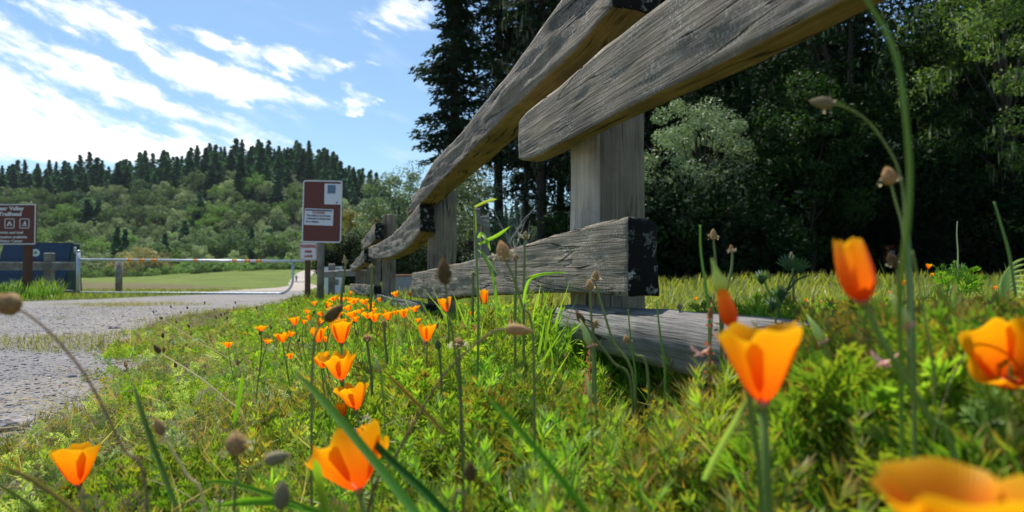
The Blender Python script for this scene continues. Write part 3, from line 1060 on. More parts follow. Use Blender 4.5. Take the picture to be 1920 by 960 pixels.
def lichen(par, pts, n, size, cols, spread, name='lichen'):
    """rough tufts of lichen standing on a surface"""
    r = random.Random(len(pts) + n)
    b = MB()
    for k in range(n):
        p = Vector(r.choice(pts)) + Vector((r.gauss(0, spread[0]), r.gauss(0, spread[1]), r.gauss(0, spread[2])))
        cc = r.choice(cols)
        for q in range(3):
            d = Vector((r.uniform(-1, 1), r.uniform(-1, 1), r.uniform(-1, 1))).normalized() * size * r.uniform(.5, 1.2)
            e = Vector((r.uniform(-1, 1), r.uniform(-1, 1), r.uniform(-1, 1))).normalized() * size * r.uniform(.3, .7)
            b.add([p, p + d * .6 + e * .5, p + d, p + d * .6 - e * .5], [(0, 1, 2, 3)], 0, cc)
    o = b.build(name, M['lichen'], smooth_=False)
    o.parent = par
    o.matrix_parent_inverse = (Matrix.Translation(fence.location) @ par.matrix_local).inverted()
    return o


def onp(px, py, c):
    return at(px, py, c / ((px - 960) / FX + .29))


LG = [(.42, .46, .38), (.5, .53, .45), (.33, .38, .28)]
YG = [(.28, .30, .06), (.36, .36, .10), (.2, .22, .05)]
lichen(rA, [onp(x, yy, .63) for x, yy in ((1320, 140), (1345, 128), (1368, 116), (1392, 104), (1410, 96))], 110, .0045, YG, (.006, .012, .0025))
lichen(rB, [onp(1180, 5, .66), onp(1200, 6, .68), onp(1215, 2, .70)], 90, .005, LG, (.012, .004, .006))
lichen(rB, [onp(990, 185, .66), onp(1027, 152, .66)], 50, .005, YG, (.01, .008, .003))
pc = [(-.49, 3.94, H0 + .34), (-.485, 3.94, H0 + .31), (-.50, 3.94, H0 + .28), (-.46, 3.935, H0 + .33), (-.505, 3.94, H0 + .27)]
lichen(rC, pc, 130, .010, LG, (.009, .003, .012))
pf = [(-1.33, 6.84, H0 + .37), (-1.30, 6.84, H0 + .35), (-1.345, 6.84, H0 + .40), (-1.31, 6.84, H0 + .46)]
lichen(rF, pf, 110, .014, LG, (.018, .003, .02))

# ================================================================= more far fences
def plain_rail(b, p0, p1, h, t, mat=0, seed=0):
    """slightly uneven sawn rail between two world points"""
    p0, p1 = Vector(p0), Vector(p1)
    d = (p1 - p0)
    L = d.length
    d.normalize()
    side = d.cross(Vector((0, 0, 1))).normalized()
    vs, fs = [], []
    n = 10
    for i in range(n + 1):
        c = p0 + d * L * i / n + Vector((0, 0, .012 * noise.noise(Vector((i * .7, seed, 0)))))
        for a, z in ((-t / 2, -h / 2), (t / 2, -h / 2), (t / 2, h / 2 * .8), (t / 2 * .7, h / 2), (-t / 2 * .7, h / 2), (-t / 2, h / 2 * .8)):
            w = 1 + .12 * noise.noise(Vector((i * .6, a * 20, seed + z * 20)))
            vs.append(c + side * a * w + Vector((0, 0, z * w)))
    for i in range(n):
        for j in range(6):
            j2 = (j + 1) % 6
            fs.append((i * 6 + j, (i + 1) * 6 + j, (i + 1) * 6 + j2, i * 6 + j2))
    fs += [(0, 1, 2, 3, 4, 5), tuple(n * 6 + j for j in (5, 4, 3, 2, 1, 0))]
    b.add(vs, fs, mat)


def far_part(name, par, fn, mat):
    b = MB()
    fn(b)
    return b.build(name, mat, par, smooth_=False)


Yf = 16.0
lf = empty('rail_fence', at(60, 545, Yf), 'low brown rail fence in front of the dark blue container at the far left', 'fence')
a, c = at(-120, 499, Yf), at(139, 499, Yf)
far_part('rail', lf, lambda b: plain_rail(b, (a.x, Yf, a.z), (c.x, Yf, c.z), .19, .08, 0, 3), M['greypost'])
a2, c2 = at(96, 546, Yf), at(137, 546, Yf)
far_part('rail', lf, lambda b: plain_rail(b, (a2.x, Yf, a2.z), (c2.x, Yf, c2.z), .06, .08, 0, 5), M['greypost'])
for px, wd, top in ((93, .19, 474), (-60, .19, 474)):
    p = at(px, 474, Yf + .14)
    zb = gz1(p.x, Yf) - .05
    zt = at(px, top, Yf + .14).z
    far_part('post', lf, lambda b: b.box((p.x, Yf + .14, (zt + zb) / 2), (wd, .16, zt - zb), 0, 0, .02), M['greypost'])

Y2 = 13.0
mf = empty('rail_fence', at(622, 560, Y2), 'short grey rail fence at the far corner behind the round wooden sign post', 'fence')
a, c = at(604, 515, Y2), at(668, 511, 12.0)
far_part('rail', mf, lambda b: plain_rail(b, a, c, .12, .09, 0, 8), M['greypost'])
p = at(622, 520, Y2 + .12)
far_part('post', mf, lambda b: b.box((p.x, p.y, (at(622, 496, Y2).z + gz1(p.x, p.y)) / 2), (.12, .12, at(622, 496, Y2).z - gz1(p.x, p.y) + .04), .1, 0, .015), M['greypost'])

# old notched gate post in the meadow
op = empty('notched_post', at(903, 500, 9.0), 'old grey post with a short notched rail stub, in the shade behind the rail fence', 'post')
def _np(b):
    p = at(895, 430, 9.0)
    zt = at(895, 391, 9.0).z
    zb = gz1(p.x, 9.0) - .05
    b.box((p.x, 9.0, (zt + zb) / 2), (.075, .12, zt - zb), .2, 0, .012)
far_part('post', op, _np, M['greypost'])
def _np2(b):
    p = at(908, 430, 9.05)
    zt = at(908, 404, 9.0).z
    zb = gz1(p.x, 9.0) - .05
    b.box((p.x + .01, 9.08, (zt + zb) / 2), (.11, .10, zt - zb), .2, 0, .012)
far_part('post', op, _np2, M['greypost'])
def _np3(b):
    p0, p1 = at(890, 412, 8.93), at(917, 421, 8.93)
    plain_rail(b, p0, p1, .085, .06, 0, 4)
far_part('rail_stub', op, _np3, M['greypost'])

# ================================================================= SIGNS
def text_mesh(par, txt, x, y, z, size, mat, bold=.0, align='CENTER', rz=0, width=None, name='lettering'):
    cu = bpy.data.curves.new('t', 'FONT')
    cu.body = txt
    cu.size = size
    cu.align_x = align
    cu.align_y = 'CENTER'
    cu.offset = bold
    cu.extrude = .002
    cu.resolution_u = 3
    o = bpy.data.objects.new('t', cu)
    C.objects.link(o)
    bpy.context.view_layer.update()
    me = bpy.data.meshes.new_from_object(o.evaluated_get(bpy.context.evaluated_depsgraph_get()))
    me.name = name
    bpy.data.objects.remove(o)
    bpy.data.curves.remove(cu)
    if width:
        xs = [v.co.x for v in me.vertices]
        w = max(xs) - min(xs)
        for v in me.vertices:
            v.co.x *= width / w
    me.materials.clear()
    me.materials.append(mat)
    t = bpy.data.objects.new(name, me)
    C.objects.link(t)
    t.rotation_euler = (PI / 2, 0, rz)
    t.location = (x, y, z)
    if par is not None:
        t.parent = par
        off = Vector((0, 0, 0))
        q = par
        while q is not None:
            off += Vector(q.location)
            q = q.parent
        t.location = Vector((x, y, z)) - off
    return t


def rrect(w, h, r, n=5):
    pts = []
    for cx, cz, a0 in ((w / 2 - r, h / 2 - r, 0), (-w / 2 + r, h / 2 - r, PI / 2), (-w / 2 + r, -h / 2 + r, PI), (w / 2 - r, -h / 2 + r, 1.5 * PI)):
        for i in range(n + 1):
            a = a0 + PI / 2 * i / n
            pts.append((cx + r * math.cos(a), cz + r * math.sin(a)))
    return pts


def plate(name, par, cx, cy, cz, w, h, r, th, mat, frame=None, rz=0, tilt=0, taper=None):
    """upright plate facing the camera side (-Y)"""
    b = MB()
    o = rrect(w, h, r)
    n = len(o)
    Mx = Matrix.Translation((cx, cy, cz)) @ Matrix.Rotation(rz, 4, 'Z') @ Matrix.Rotation(tilt, 4, 'Y')
    if frame:
        i_ = rrect(w - 2 * frame, h - 2 * frame, max(r - frame, .003))
        vs = [Mx @ Vector((p[0], 0, p[1])) for p in o] + [Mx @ Vector((p[0], 0, p[1])) for p in i_] + [Mx @ Vector((p[0], th, p[1])) for p in o] + [Mx @ Vector((p[0], th, p[1])) for p in i_]
        fs = []
        for k in range(n):
            j = (k + 1) % n
            fs += [(k, j, n + j, n + k), (2 * n + k, 3 * n + k, 3 * n + j, 2 * n + j), (k, 2 * n + k, 2 * n + j, j), (n + k, n + j, 3 * n + j, 3 * n + k)]
    else:
        vs = [Mx @ Vector((p[0], 0, p[1])) for p in o] + [Mx @ Vector((p[0], th, p[1])) for p in o]
        fs = [tuple(range(n)), tuple(range(2 * n - 1, n - 1, -1))] + [(k, n + k, n + (k + 1) % n, (k + 1) % n) for k in range(n)]
    b.add(vs, fs)
    ob = b.build(name, mat, par, smooth_=False)
    return ob


def px2m(n, Y):
    return n * Y / FX


# --- trailhead sign
Y = 14.0
cX = 18
c0 = at(cX, 420.5, Y)
W_, H_ = px2m(98, Y), px2m(76, Y)
ts = empty('trailhead_sign', (c0.x, Y, gz1(c0.x, Y)), 'brown trailhead sign with white lettering and pictograms before the dark blue container', 'sign')
panel = plate('panel', ts, c0.x, Y, c0.z, W_, H_, .02, .03, M['signbrown'])
plate('border', ts, c0.x, Y - .006, c0.z, W_, H_, .02, .006, M['white'], frame=.022)
for px in (52, -15):
    p = at(px, 500, Y + .10)
    zb = gz1(p.x, Y) - .05
    zt = c0.z + H_ * .45
    far_part('post', ts, lambda b: b.box((p.x, Y + .10, (zt + zb) / 2), (.13, .13, zt - zb), 0, 0, .01), M['brownpost'])


def stext(par, txt, px, py, hpx, wpx, Yt, mat, bold=.0):
    p = at(px, py, Yt)
    return text_mesh(par, txt, p.x, Yt, p.z, px2m(hpx, Yt) * 1.35, mat, bold, width=px2m(wpx, Yt))


ty = Y - .006
stext(ts, 'Bear Valley', 18.5, 391, 7.5, 52, ty, M['white'], .004)
stext(ts, 'Trailhead', 19, 401.5, 7.5, 43, ty, M['white'], .004)
ts.children[-1].location.x -= 0
stext(ts, 'Permits and trail', 17.5, 436, 5, 51, ty, M['white'], .002)
stext(ts, 'information available', 17.5, 444.5, 5, 66, ty, M['white'], .002)
stext(ts, 'at Visitor Center', 17, 452, 5, 51, ty, M['white'], .002)
for k, px in zip((2, 3, 4), (-10, 18, 46)):
    p = at(px, 419, Y)
    s = px2m(18.5, Y)
    pg = plate('pictogram', ts, p.x, Y - .005, p.z, s, s, .03, .005, M['white'], frame=.014)
    b = MB()
    u = s / 2

    def tri(pts):
        b.add([Vector((p.x + q[0] * u, Y - .006, p.z + q[1] * u)) for q in pts] + [Vector((p.x + q[0] * u, Y, p.z + q[1] * u)) for q in pts],
              [tuple(range(len(pts)))] + [(i, len(pts) + i, len(pts) + (i + 1) % len(pts), (i + 1) % len(pts)) for i in range(len(pts))])
    if k in (1, 3):        # tent
        tri([(-.6, -.5), (0, .55), (0, .1), (-.25, -.5)])
        tri([(.6, -.5), (.25, -.5), (0, .1), (0, .55)])
    elif k == 4:           # campfire
        tri([(-.5, -.5), (.5, -.5), (.5, -.32), (-.5, -.32)])
        tri([(-.3, -.2), (.35, -.2), (.25, .25), (.05, .6), (-.05, .2)])
    elif k == 2:           # walking figure
        tri([(-.12, .4), (.12, .4), (.12, .65), (-.12, .65)])
        tri([(-.2, -.1), (.2, -.1), (.15, .35), (-.15, .35)])
        tri([(-.4, -.6), (-.2, -.6), (0, -.1), (-.18, -.1)])
        tri([(.2, -.6), (.4, -.6), (.18, -.1), (0, -.1)])
    else:                  # rider
        tri([(-.5, -.2), (.5, -.2), (.4, .15), (-.4, .15)])
        tri([(-.1, .15), (.15, .15), (.1, .6), (-.05, .6)])
        tri([(-.5, -.6), (-.35, -.6), (-.3, -.2), (-.45, -.2)])
        tri([(.35, -.6), (.5, -.6), (.45, -.2), (.3, -.2)])
    b.build('symbol', M['white'], pg, smooth_=False)

# --- notice board sign beside the road
Y = 10.0
c0 = at(604, 396.5, Y)
W_, H_ = px2m(74, Y), px2m(117, Y)
nb = empty('notice_sign', (c0.x, Y, gz1(c0.x, Y)), 'tall brown sign board with two white paper notices on a round grey wooden post', 'sign')
tl = R(1.0)
plate('board', nb, c0.x, Y, c0.z, W_, H_, .04, .02, M['signbrown'], tilt=tl)
plate('border', nb, c0.x, Y - .005, c0.z, W_, H_, .04, .005, M['white'], frame=.018, tilt=tl)
p1 = at(624, 364, Y)
n1 = plate('notice', nb, p1.x, Y - .008, p1.z, px2m(31, Y), px2m(39, Y), .004, .006, M['paper'], tilt=tl)
pic = at(622, 355, Y)
plate('picture', n1, pic.x, Y - .012, pic.z, px2m(15, Y), px2m(16, Y), .002, .003, M['bluepic'], tilt=tl)
plate('picture', n1, at(632, 380, Y).x, Y - .012, at(632, 380, Y).z, px2m(3, Y), px2m(3, Y), .002, .003, M['ink'], tilt=tl)
p2 = at(598, 407, Y)
n2 = plate('notice', nb, p2.x, Y - .008, p2.z, px2m(54, Y), px2m(31, Y), .004, .006, M['paper'], tilt=R(2.2))
pb = at(598, 394.5, Y)
plate('header_bar', n2, pb.x, Y - .012, pb.z, px2m(50, Y), px2m(2.6, Y), .002, .003, M['ink'], tilt=R(2.2))
def ntext(txt, px, py, h, w, mat, bold):
    o = stext(n2, txt, px, py, h, w, Y - .011, mat, bold)
    o.rotation_euler = (PI / 2, R(2.2), 0)
ntext('CLOSURE', 597, 399, 3.8, 24, M['redink'], .001)
ntext('The trail to Arch Rock', 597, 404.5, 3.6, 46, M['ink'], .001)
ntext('overlook is closed due', 597, 410, 3.6, 46, M['ink'], .001)
ntext('to a collapse.', 586, 415.5, 3.6, 25, M['ink'], .001)
b = MB()
p = at(600, 500, Y + .07)
zt, zb = at(600, 350, Y).z, gz1(p.x, Y) - .05
b.tube([(p.x, Y + .09, zb), (p.x + .006, Y + .09, (zb + zt) / 2), (p.x + .01, Y + .09, zt)], .053, 12)
b.build('post', M['greypost'], nb)

# --- fire lane sign
Y = 12.2
c0 = at(578, 471, Y)
fl = empty('parking_sign', (c0.x, Y, gz1(c0.x, Y)), 'small white sign with red parking fire lane lettering on a brown post', 'sign')
plate('panel', fl, c0.x, Y, c0.z, px2m(32, Y), px2m(34, Y), .015, .012, M['white'])
plate('border', fl, c0.x, Y - .004, c0.z, px2m(30.5, Y), px2m(32.5, Y), .012, .004, M['redink'], frame=.006)
for txt, py, w, hh in (('NO', 456, 14, 6), ('PARKING', 462, 27, 6.2), ('FIRE', 472, 13, 4.6), ('LANE', 480.5, 15, 4.6)):
    if txt == 'NO':
        continue
    stext(fl, txt, 578, py, hh, w, Y - .005, M['redink'], .002)
p = at(577, 500, Y + .06)
zt, zb = at(577, 456, Y).z, gz1(p.x, Y) - .05
far_part('post', fl, lambda b: b.box((p.x, Y + .06, (zt + zb) / 2), (.085, .085, zt - zb), 0, 0, .008), M['brownpost'])

# --- leaning information panel behind the short fence
Y = 14.5
c0 = at(625, 525, Y)
ip = empty('information_sign', (c0.x, Y, gz1(c0.x, Y)), 'pale upright information panel with small dark pictures behind the short rail fence', 'sign')
plate('board', ip, c0.x, Y, c0.z, px2m(33, Y), px2m(50, Y), .01, .04, M['paper'], tilt=R(-2))
for px, py, w, h in ((628, 504, 20, 2), (629, 529, 12, 11), (613, 512, 4, 3)):
    q = at(px, py, Y)
    plate('picture', ip, q.x, Y - .006, q.z, px2m(w, Y), px2m(h, Y), .005, .005, M['ink'] if h < 5 else M['greypost'])
far_part('back_frame', ip, lambda b: b.box((c0.x + px2m(17.6, Y), Y + .05, c0.z), (.04, .10, px2m(50, Y)), 0, 0, .005), M['ink'])

# --- distant framed information board at the wood's edge
Y = 26.0
c0 = at(1672, 478, Y)
ib = empty('information_board', (c0.x, Y, gz1(c0.x, Y)), 'small brown framed information board at the edge of the dark wood', 'sign')
plate('board', ib, c0.x, Y, c0.z, px2m(30, Y), px2m(38, Y), .01, .05, M['brownpost'])
q = at(1677, 482, Y)
plate('poster', ib, q.x, Y - .006, q.z, px2m(16, Y), px2m(25, Y), .01, .006, M['paper'])
q = at(1675, 463, Y)
plate('header_bar', ib, q.x, Y - .006, q.z, px2m(16, Y), px2m(4, Y), .01, .006, M['redink'])
q = at(1664, 476, Y)
plate('poster', ib, q.x, Y - .006, q.z, px2m(5, Y), px2m(26, Y), .01, .006, M['orange_tape'])
for px in (1659, 1685):
    q = at(px, 490, Y + .08)
    zb, zt = gz1(q.x, Y) - .05, c0.z + .3
    far_part('leg', ib, lambda b: b.box((q.x, Y + .1, (zt + zb) / 2), (.08, .08, zt - zb), 0, 0, .01), M['brownpost'])

# --- pale concrete box behind the fence
Y = 10.5
c0 = at(755, 530, Y)
cb = empty('utility_box', (c0.x, Y, gz1(c0.x, Y)), 'pale lilac box with a rusty rim standing between the third post and the lower rail', 'box')
far_part('body', cb, lambda b: b.box((c0.x, Y, (at(755, 518, Y).z + gz1(c0.x, Y)) / 2), (px2m(32, Y), .28, at(755, 518, Y).z - gz1(c0.x, Y) + .02), .1, 0, .012), M['concrete'])
far_part('lid', cb, lambda b: b.box((c0.x, Y, at(755, 516.5, Y).z), (px2m(34, Y), .30, .03), .1, 0, .008), M['rust'])

# ================================================================= GATE
Y = 19.0
gate = empty('swing_gate', (at(147, 548, Y).x, Y, gz1(at(147, 548, Y).x, Y)), 'galvanised tube swing gate with orange reflector bands and a rounded lower corner across the road', 'gate')


def gp(px, py):
    return at(px, py, Y)


r = .034
b = MB()
b.tube([gp(147, 550), gp(147, 472)], .055, 12)
for (x, yy) in ((147, 471),):
    b.tube([gp(x, yy), gp(x, yy - 1.2), gp(x, yy - 2)], [.055, .045, .01], 12)
b.build('hinge_post', M['galv'], gate)
b = MB()
b.tube([gp(150, 487), gp(360, 488.5), gp(573, 490)], .036, 10)
b.build('top_bar', M['galv'], gate)
b = MB()
pts = [gp(150, 548.5), gp(300, 549.5), gp(522, 550.5)]
for k in range(1, 8):
    a = k / 7 * PI / 2
    pts.append(gp(522 + 27 * math.sin(a), 550.5 - 26 * (1 - math.cos(a))))
pts.append(gp(549, 491))
b.tube(pts, .034, 10)
b.build('lower_bar', M['galv'], gate)
for x0, x1 in ((240, 249), (261, 272), (285, 295), (363, 371), (436, 444), (459, 470), (481, 491)):
    b = MB()
    y0 = 487 + (x0 - 150) * .0071
    b.tube([gp(x0, y0), gp(x1, y0 + .06)], .0385, 10)
    b.build('reflector_band', M['orange_tape'], gate)
b = MB()
q0 = gp(132, 487)
b.tube([gp(141, 463), gp(141, 475)], .03, 8)
b.build('hinge_bracket', M['galv'], gate)

Yp = 20.5
q = at(223, 520, Yp)
b = MB()
b.tube([(q.x, Yp, gz1(q.x, Yp) - .05), (q.x, Yp, at(223, 489, Yp).z)], .095, 12)
wp = b.build('wooden_bollard', M['greypost'], None, loc=(q.x, Yp, gz1(q.x, Yp)))
tag(wp, 'round wooden post standing behind the left part of the tube gate', 'post')

# ================================================================= CONTAINER
Y = 21.0
dc = empty('container', (at(70, 545, Y).x, Y, gz1(at(70, 545, Y).x, Y)), 'dark blue slant-sided container with a round pale sticker, behind the brown fence', 'container')


def quadprism(name, par, pts_px, y0, y1, mat):
    b = MB()
    f = [at(x, z, y0) for x, z in pts_px]
    for v in f:
        v.y = y0
    k = [v + Vector((0, y1 - y0, 0)) for v in f]
    n = len(f)
    b.add(f + k, [tuple(range(n))[::-1], tuple(range(n, 2 * n))] + [(i, (i + 1) % n, n + (i + 1) % n, n + i) for i in range(n)])
    return b.build(name, mat, par, smooth_=False)


quadprism('body', dc, [(8, 455), (-20, 550), (117, 550), (135, 455)], Y, Y + .28, M['navy'])
quadprism('side_panel', dc, [(135.5, 456), (117.5, 550), (145, 550), (140, 457)], Y + .02, Y + .26, M['navyside'])
for zy in (484, 515):
    quadprism('rib', dc, [(8 - (zy - 455) * .29, zy), (8 - (zy - 453) * .29, zy + 2.2), (135 - (zy - 453) * .19, zy + 2.2), (135 - (zy - 455) * .19, zy)], Y - .03, Y - .002, M['navy'])
q = at(67, 474, Y)
stk = MB()
n = 20
stk.add([Vector((q.x + .13 * math.cos(2 * PI * i / n), Y - .006, q.z + .115 * math.sin(2 * PI * i / n))) for i in range(n)] + [Vector((q.x, Y - .006, q.z))], [(i, (i + 1) % n, n) for i in range(n)])
s = stk.build('sticker', M['paper'], dc, smooth_=False)
stk = MB()
stk.add([Vector((q.x + .055 * math.cos(2 * PI * i / n), Y - .010, q.z + .05 * math.sin(2 * PI * i / n))) for i in range(n)] + [Vector((q.x, Y - .010, q.z))], [(i, (i + 1) % n, n) for i in range(n)])
M['stickgreen'] = simple('sticker_green', (.15, .32, .22), .6)
stk.build('emblem', M['stickgreen'], s, smooth_=False)

# ================================================================= PERSON on the path
M['bluecloth'] = simple('blue_clothing', (.03, .06, .16), .8)


def person():
    Y = 150.0
    p = at(555.5, 529, Y)
    z0 = gz1(p.x, Y)
    b = MB()
    hh = 1.55
    # legs mid-stride, torso and arms as lofted rings merged into one mesh
    def loft(pts, rr, mat=0):
        b.tube([Vector((p.x + q[0], Y + q[1], z0 + q[2])) for q in pts], rr, 8, mat, flat=.75)
    loft([(-.12, 0, 0), (-.12, .02, .42), (-.08, 0, .80)], [.05, .065, .09])
    loft([(.14, .12, .02), (.11, -.05, .43), (.08, 0, .80)], [.05, .065, .09])
    loft([(0, 0, .74), (0, 0, .95), (0, 0, 1.2), (0, 0, 1.34), (0, 0, 1.40)], [.15, .14, .19, .17, .06], 1)
    loft([(-.2, 0, 1.3), (-.27, .03, 1.05), (-.25, -.1, .82)], [.06, .05, .035], 1)
    loft([(.2, 0, 1.3), (.27, -.03, 1.05), (.25, .1, .82)], [.06, .05, .035], 1)
    loft([(0, 0, 1.36), (0, 0, 1.44), (0, 0, 1.55), (0, 0, 1.64), (0, 0, 1.68)], [.055, .075, .10, .08, .02], 2)
    o = b.build('person', [M['bluecloth'], M['bluecloth'], M['skin']], None, loc=(p.x, Y, z0))
    return tag(o, 'tiny distant person in blue walking on the pale path beyond the gate', 'person')


person()

# stone at the road edge
def rock(px, py, size, label, seed):
    Y = H0 * FX / (py - 510)
    p = at(px, py, Y)
    b = MB()
    bm = bmesh.new()
    bmesh.ops.create_icosphere(bm, subdivisions=3, radius=size)
    for v in bm.verts:
        n = noise.noise(v.co * (1.6 / size) + Vector((seed, 0, 0)))
        v.co *= 1 + .35 * n
        v.co.z *= .6
    me = bpy.data.meshes.new('stone')
    bm.to_mesh(me)
    bm.free()
    me.materials.append(M['rock'])
    o = bpy.data.objects.new('stone', me)
    C.objects.link(o)
    o.location = (p.x, Y, size * .35)
    tag(o, label, 'stone')


rock(22, 805, .036, 'pale rounded stone lying at the road edge on the far left', 1)
rock(214, 617, .03, 'small dark stone standing out on the gravel behind the asphalt', 5)
# ================================================================= TREES
def tree_mesh(name, cards, bark_b, mats):
    """cards: (V,T,C) arrays, bark_b: MB of limbs -> one mesh; mats [leaf, bark]"""
    V, T, Cc = cards
    if bark_b is None:
        return np_mesh(name, V, T, Cc, mats)
    bv = np.array(bark_b.v)
    bt = []
    for f in bark_b.f:
        for i in range(1, len(f) - 1):
            bt.append((f[0], f[i], f[i + 1]))
    bt = np.array(bt)
    mi = np.concatenate([np.zeros(len(T), dtype=np.int32), np.ones(len(bt), dtype=np.int32)])
    return np_mesh(name, np.concatenate([V, bv]), np.concatenate([T, bt + len(V)]), np.concatenate([Cc, np.ones((len(bv), 3))]), mats, mi)


def cards(P, D, N, L, W, Cc, r):
    """diamond cards: centre P, long axis D, normal-ish N"""
    S = np.cross(D, N)
    S /= np.linalg.norm(S, axis=1)[:, None] + 1e-9
    n = len(P)
    a = P - D * (L / 2)[:, None]
    c = P + D * (L / 2)[:, None]
    b = P + S * (W / 2)[:, None] + D * (L * .08)[:, None]
    d = P - S * (W / 2)[:, None] + D * (L * .08)[:, None]
    V = np.stack([a, b, c, d], 1).reshape(-1, 3)
    i = np.arange(n) * 4
    T = np.concatenate([np.stack([i, i + 1, i + 2], 1), np.stack([i, i + 2, i + 3], 1)])
    return V, T, np.repeat(Cc, 4, 0)


def unit(a):
    return a / (np.linalg.norm(a, axis=1)[:, None] + 1e-9)


def conifer(seed, H, Rm, z0=.08, step=.45, per=5, cl=.36, cw=.13, dens=1.0, col=((.020, .045, .022), (.035, .07, .03)), droop=.35, moss=0.0, power=.75, trunk_r=None):
    r = np.random.default_rng(seed)
    P, D, N, L, W, CC = [], [], [], [], [], []
    bark = MB()
    tr = trunk_r or H * .013
    tp = [(0.02 * H * .3 * math.sin(k * .8 + seed), 0.02 * H * .3 * math.sin(k * .5 + seed * 2), H * k / 8) for k in range(9)]
    tp = [(x * .35, y * .35, z) for x, y, z in tp]
    bark.tube(tp, [max(.02, tr * (1 - k / 8.2)) for k in range(9)], 8, caps=False)
    z = H * z0
    while z < H * .985:
        t = z / H
        env = Rm * (1 - t) ** power * (.75 + .25 * math.sin(z * 1.3 + seed)) + .12
        for k in range(per):
            a = r.uniform(0, 2 * PI)
            ln = env * r.uniform(.45, 1.12)
            if r.random() < .10:
                continue
            d = np.array([math.cos(a), math.sin(a), 0])
            dr = droop * r.uniform(.3, 1.3)
            lift = .25 * t
            q = lambda u: np.array([0, 0, z]) + d * ln * u + np.array([0, 0, ln * (lift * u - dr * u * u)])
            if ln > 1.0:
                bark.tube([q(0), q(.5), q(.9)], [.035, .022, .008], 4, caps=False)
            ns = max(3, int(ln / .22 * dens))
            for u in np.linspace(.18, 1, ns):
                c = q(u)
                w = .30 * ln * (1.15 - u) + .15
                for s in range(3 if dens >= .8 else 2):
                    off = np.array([-d[1], d[0], 0]) * r.uniform(-w, w) + np.array([0, 0, r.uniform(-.22, .08)])
                    P.append(c + off)
                    dd = d * r.uniform(.3, 1) + np.array([-d[1], d[0], 0]) * r.uniform(-.8, .8) + np.array([0, 0, r.uniform(-.7, .15)])
                    D.append(dd)
                    N.append([r.uniform(-.5, .5), r.uniform(-.5, .5), 1])
                    L.append(cl * r.uniform(.6, 1.4))
                    W.append(cw * r.uniform(.6, 1.5))
                    m = r.random()
                    if moss and r.random() < moss:
                        CC.append(np.array((.17, .19, .13)) * r.uniform(.7, 1.2))
                        D[-1] = np.array([r.uniform(-.1, .1), r.uniform(-.1, .1), -1])
                        L[-1] = cl * 1.8
                        W[-1] = cw * .8
                    else:
                        CC.append((np.array(col[0]) * (1 - m) + np.array(col[1]) * m) * r.uniform(.7, 1.3))
        z += step * r.uniform(.7, 1.3)
    D = unit(np.array(D))
    return cards(np.array(P), D, unit(np.array(N)), np.array(L), np.array(W), np.array(CC), r), bark


def broadleaf(seed, H, Rm, zc=.5, nclump=60, nleaf=160, leaf=.16, clump=.8, col=((.03, .065, .02), (.06, .11, .03)), trunk=True, low=.12, flat=1.0, moss=0.0, up=.35):
    r = np.random.default_rng(seed)
    bark = MB()
    cz = H * zc
    hz = H * (1 - zc)
    Ps, Ds, Ns, Ls, Ws, Cs = [], [], [], [], [], []
    tr = .045 * Rm + .05
    bark.tube([(0, 0, 0), (.08 * Rm, .04 * Rm, H * .25), (.02, .1, H * .55), (0, 0, H * .8)], [tr, tr * .8, tr * .5, tr * .15], 7, caps=False)
    for k in range(nclump):
        v = r.normal(size=3)
        v /= np.linalg.norm(v)
        rad = r.uniform(.45, 1.0) ** .6
        lump = 1 + .22 * math.sin(3 * math.atan2(v[1], v[0]) + seed) + .12 * math.sin(5 * v[2] + seed * 2)
        c = np.array([v[0] * Rm * rad * lump, v[1] * Rm * rad * lump, cz + v[2] * rad * (hz if v[2] > 0 else cz * (1 - low)) * (.9 + .12 * math.sin(seed + k))])
        if k % 4 == 0:
            a = np.array([0, 0, max(H * .12, c[2] * .55)])
            mid = a * .5 + c * .5 + np.array([0, 0, -.06 * Rm])
            bark.tube([a, mid, c], [tr * .35, tr * .22, tr * .08], 5, caps=False)
        cr = clump * r.uniform(.6, 1.3)
        n = int(nleaf * r.uniform(.6, 1.3))
        u = unit(r.normal(size=(n, 3)))
        rr = r.uniform(.3, 1, n) ** .5
        # twiggy outline: every clump reaches out unevenly
        P = c + u * (cr * rr)[:, None] * np.array([1, 1, .75 * flat])
        Ps.append(P)
        nn = unit(u * .8 + r.normal(size=(n, 3)) * .55 + np.array([0, 0, up]))
        dd = unit(np.cross(nn, r.normal(size=(n, 3))) + np.array([0, 0, -.2]))
        Ds.append(dd)
        Ns.append(nn)
        Ls.append(leaf * r.uniform(.6, 1.5, n))
        Ws.append(leaf * .55 * r.uniform(.6, 1.4, n))
        m = r.uniform(0, 1) * .6 + r.uniform(0, 1, n)[:, None] * .4
        cc = (np.array(col[0]) * (1 - m) + np.array(col[1]) * m) * r.uniform(.8, 1.2)
        if moss:
            mk = r.random(n) < moss * (v[2] < .4)
            cc[mk] = np.array((.22, .24, .17))
            Ds[-1][mk] = np.array([.05, 0, -1])
            Ls[-1][mk] *= 2.5
        Cs.append(cc)
    P, D, N = np.concatenate(Ps), np.concatenate(Ds), np.concatenate(Ns)
    return cards(P, D, N, np.concatenate(Ls), np.concatenate(Ws), np.concatenate(Cs), r), bark


def split_tree(name, data, leafmat, barkmat, loc, label, cat, group=None, rz=0, sc=(1, 1, 1)):
    """a tree as empty > crown, trunk"""
    cd, bk = data
    t = empty(name, loc, label, cat, group)
    t.rotation_euler = (0, 0, rz)
    t.scale = sc
    crown = bpy.data.objects.new('crown', cd_mesh(cd, leafmat))
    C.objects.link(crown)
    crown.parent = t
    tm = bk.build('trunk', barkmat, None, loc=(0, 0, 0))
    tm.parent = t
    return t


def cd_mesh(cd, mat):
    V, T, Cc = cd
    return np_mesh('crown', V, T, Cc, mat)


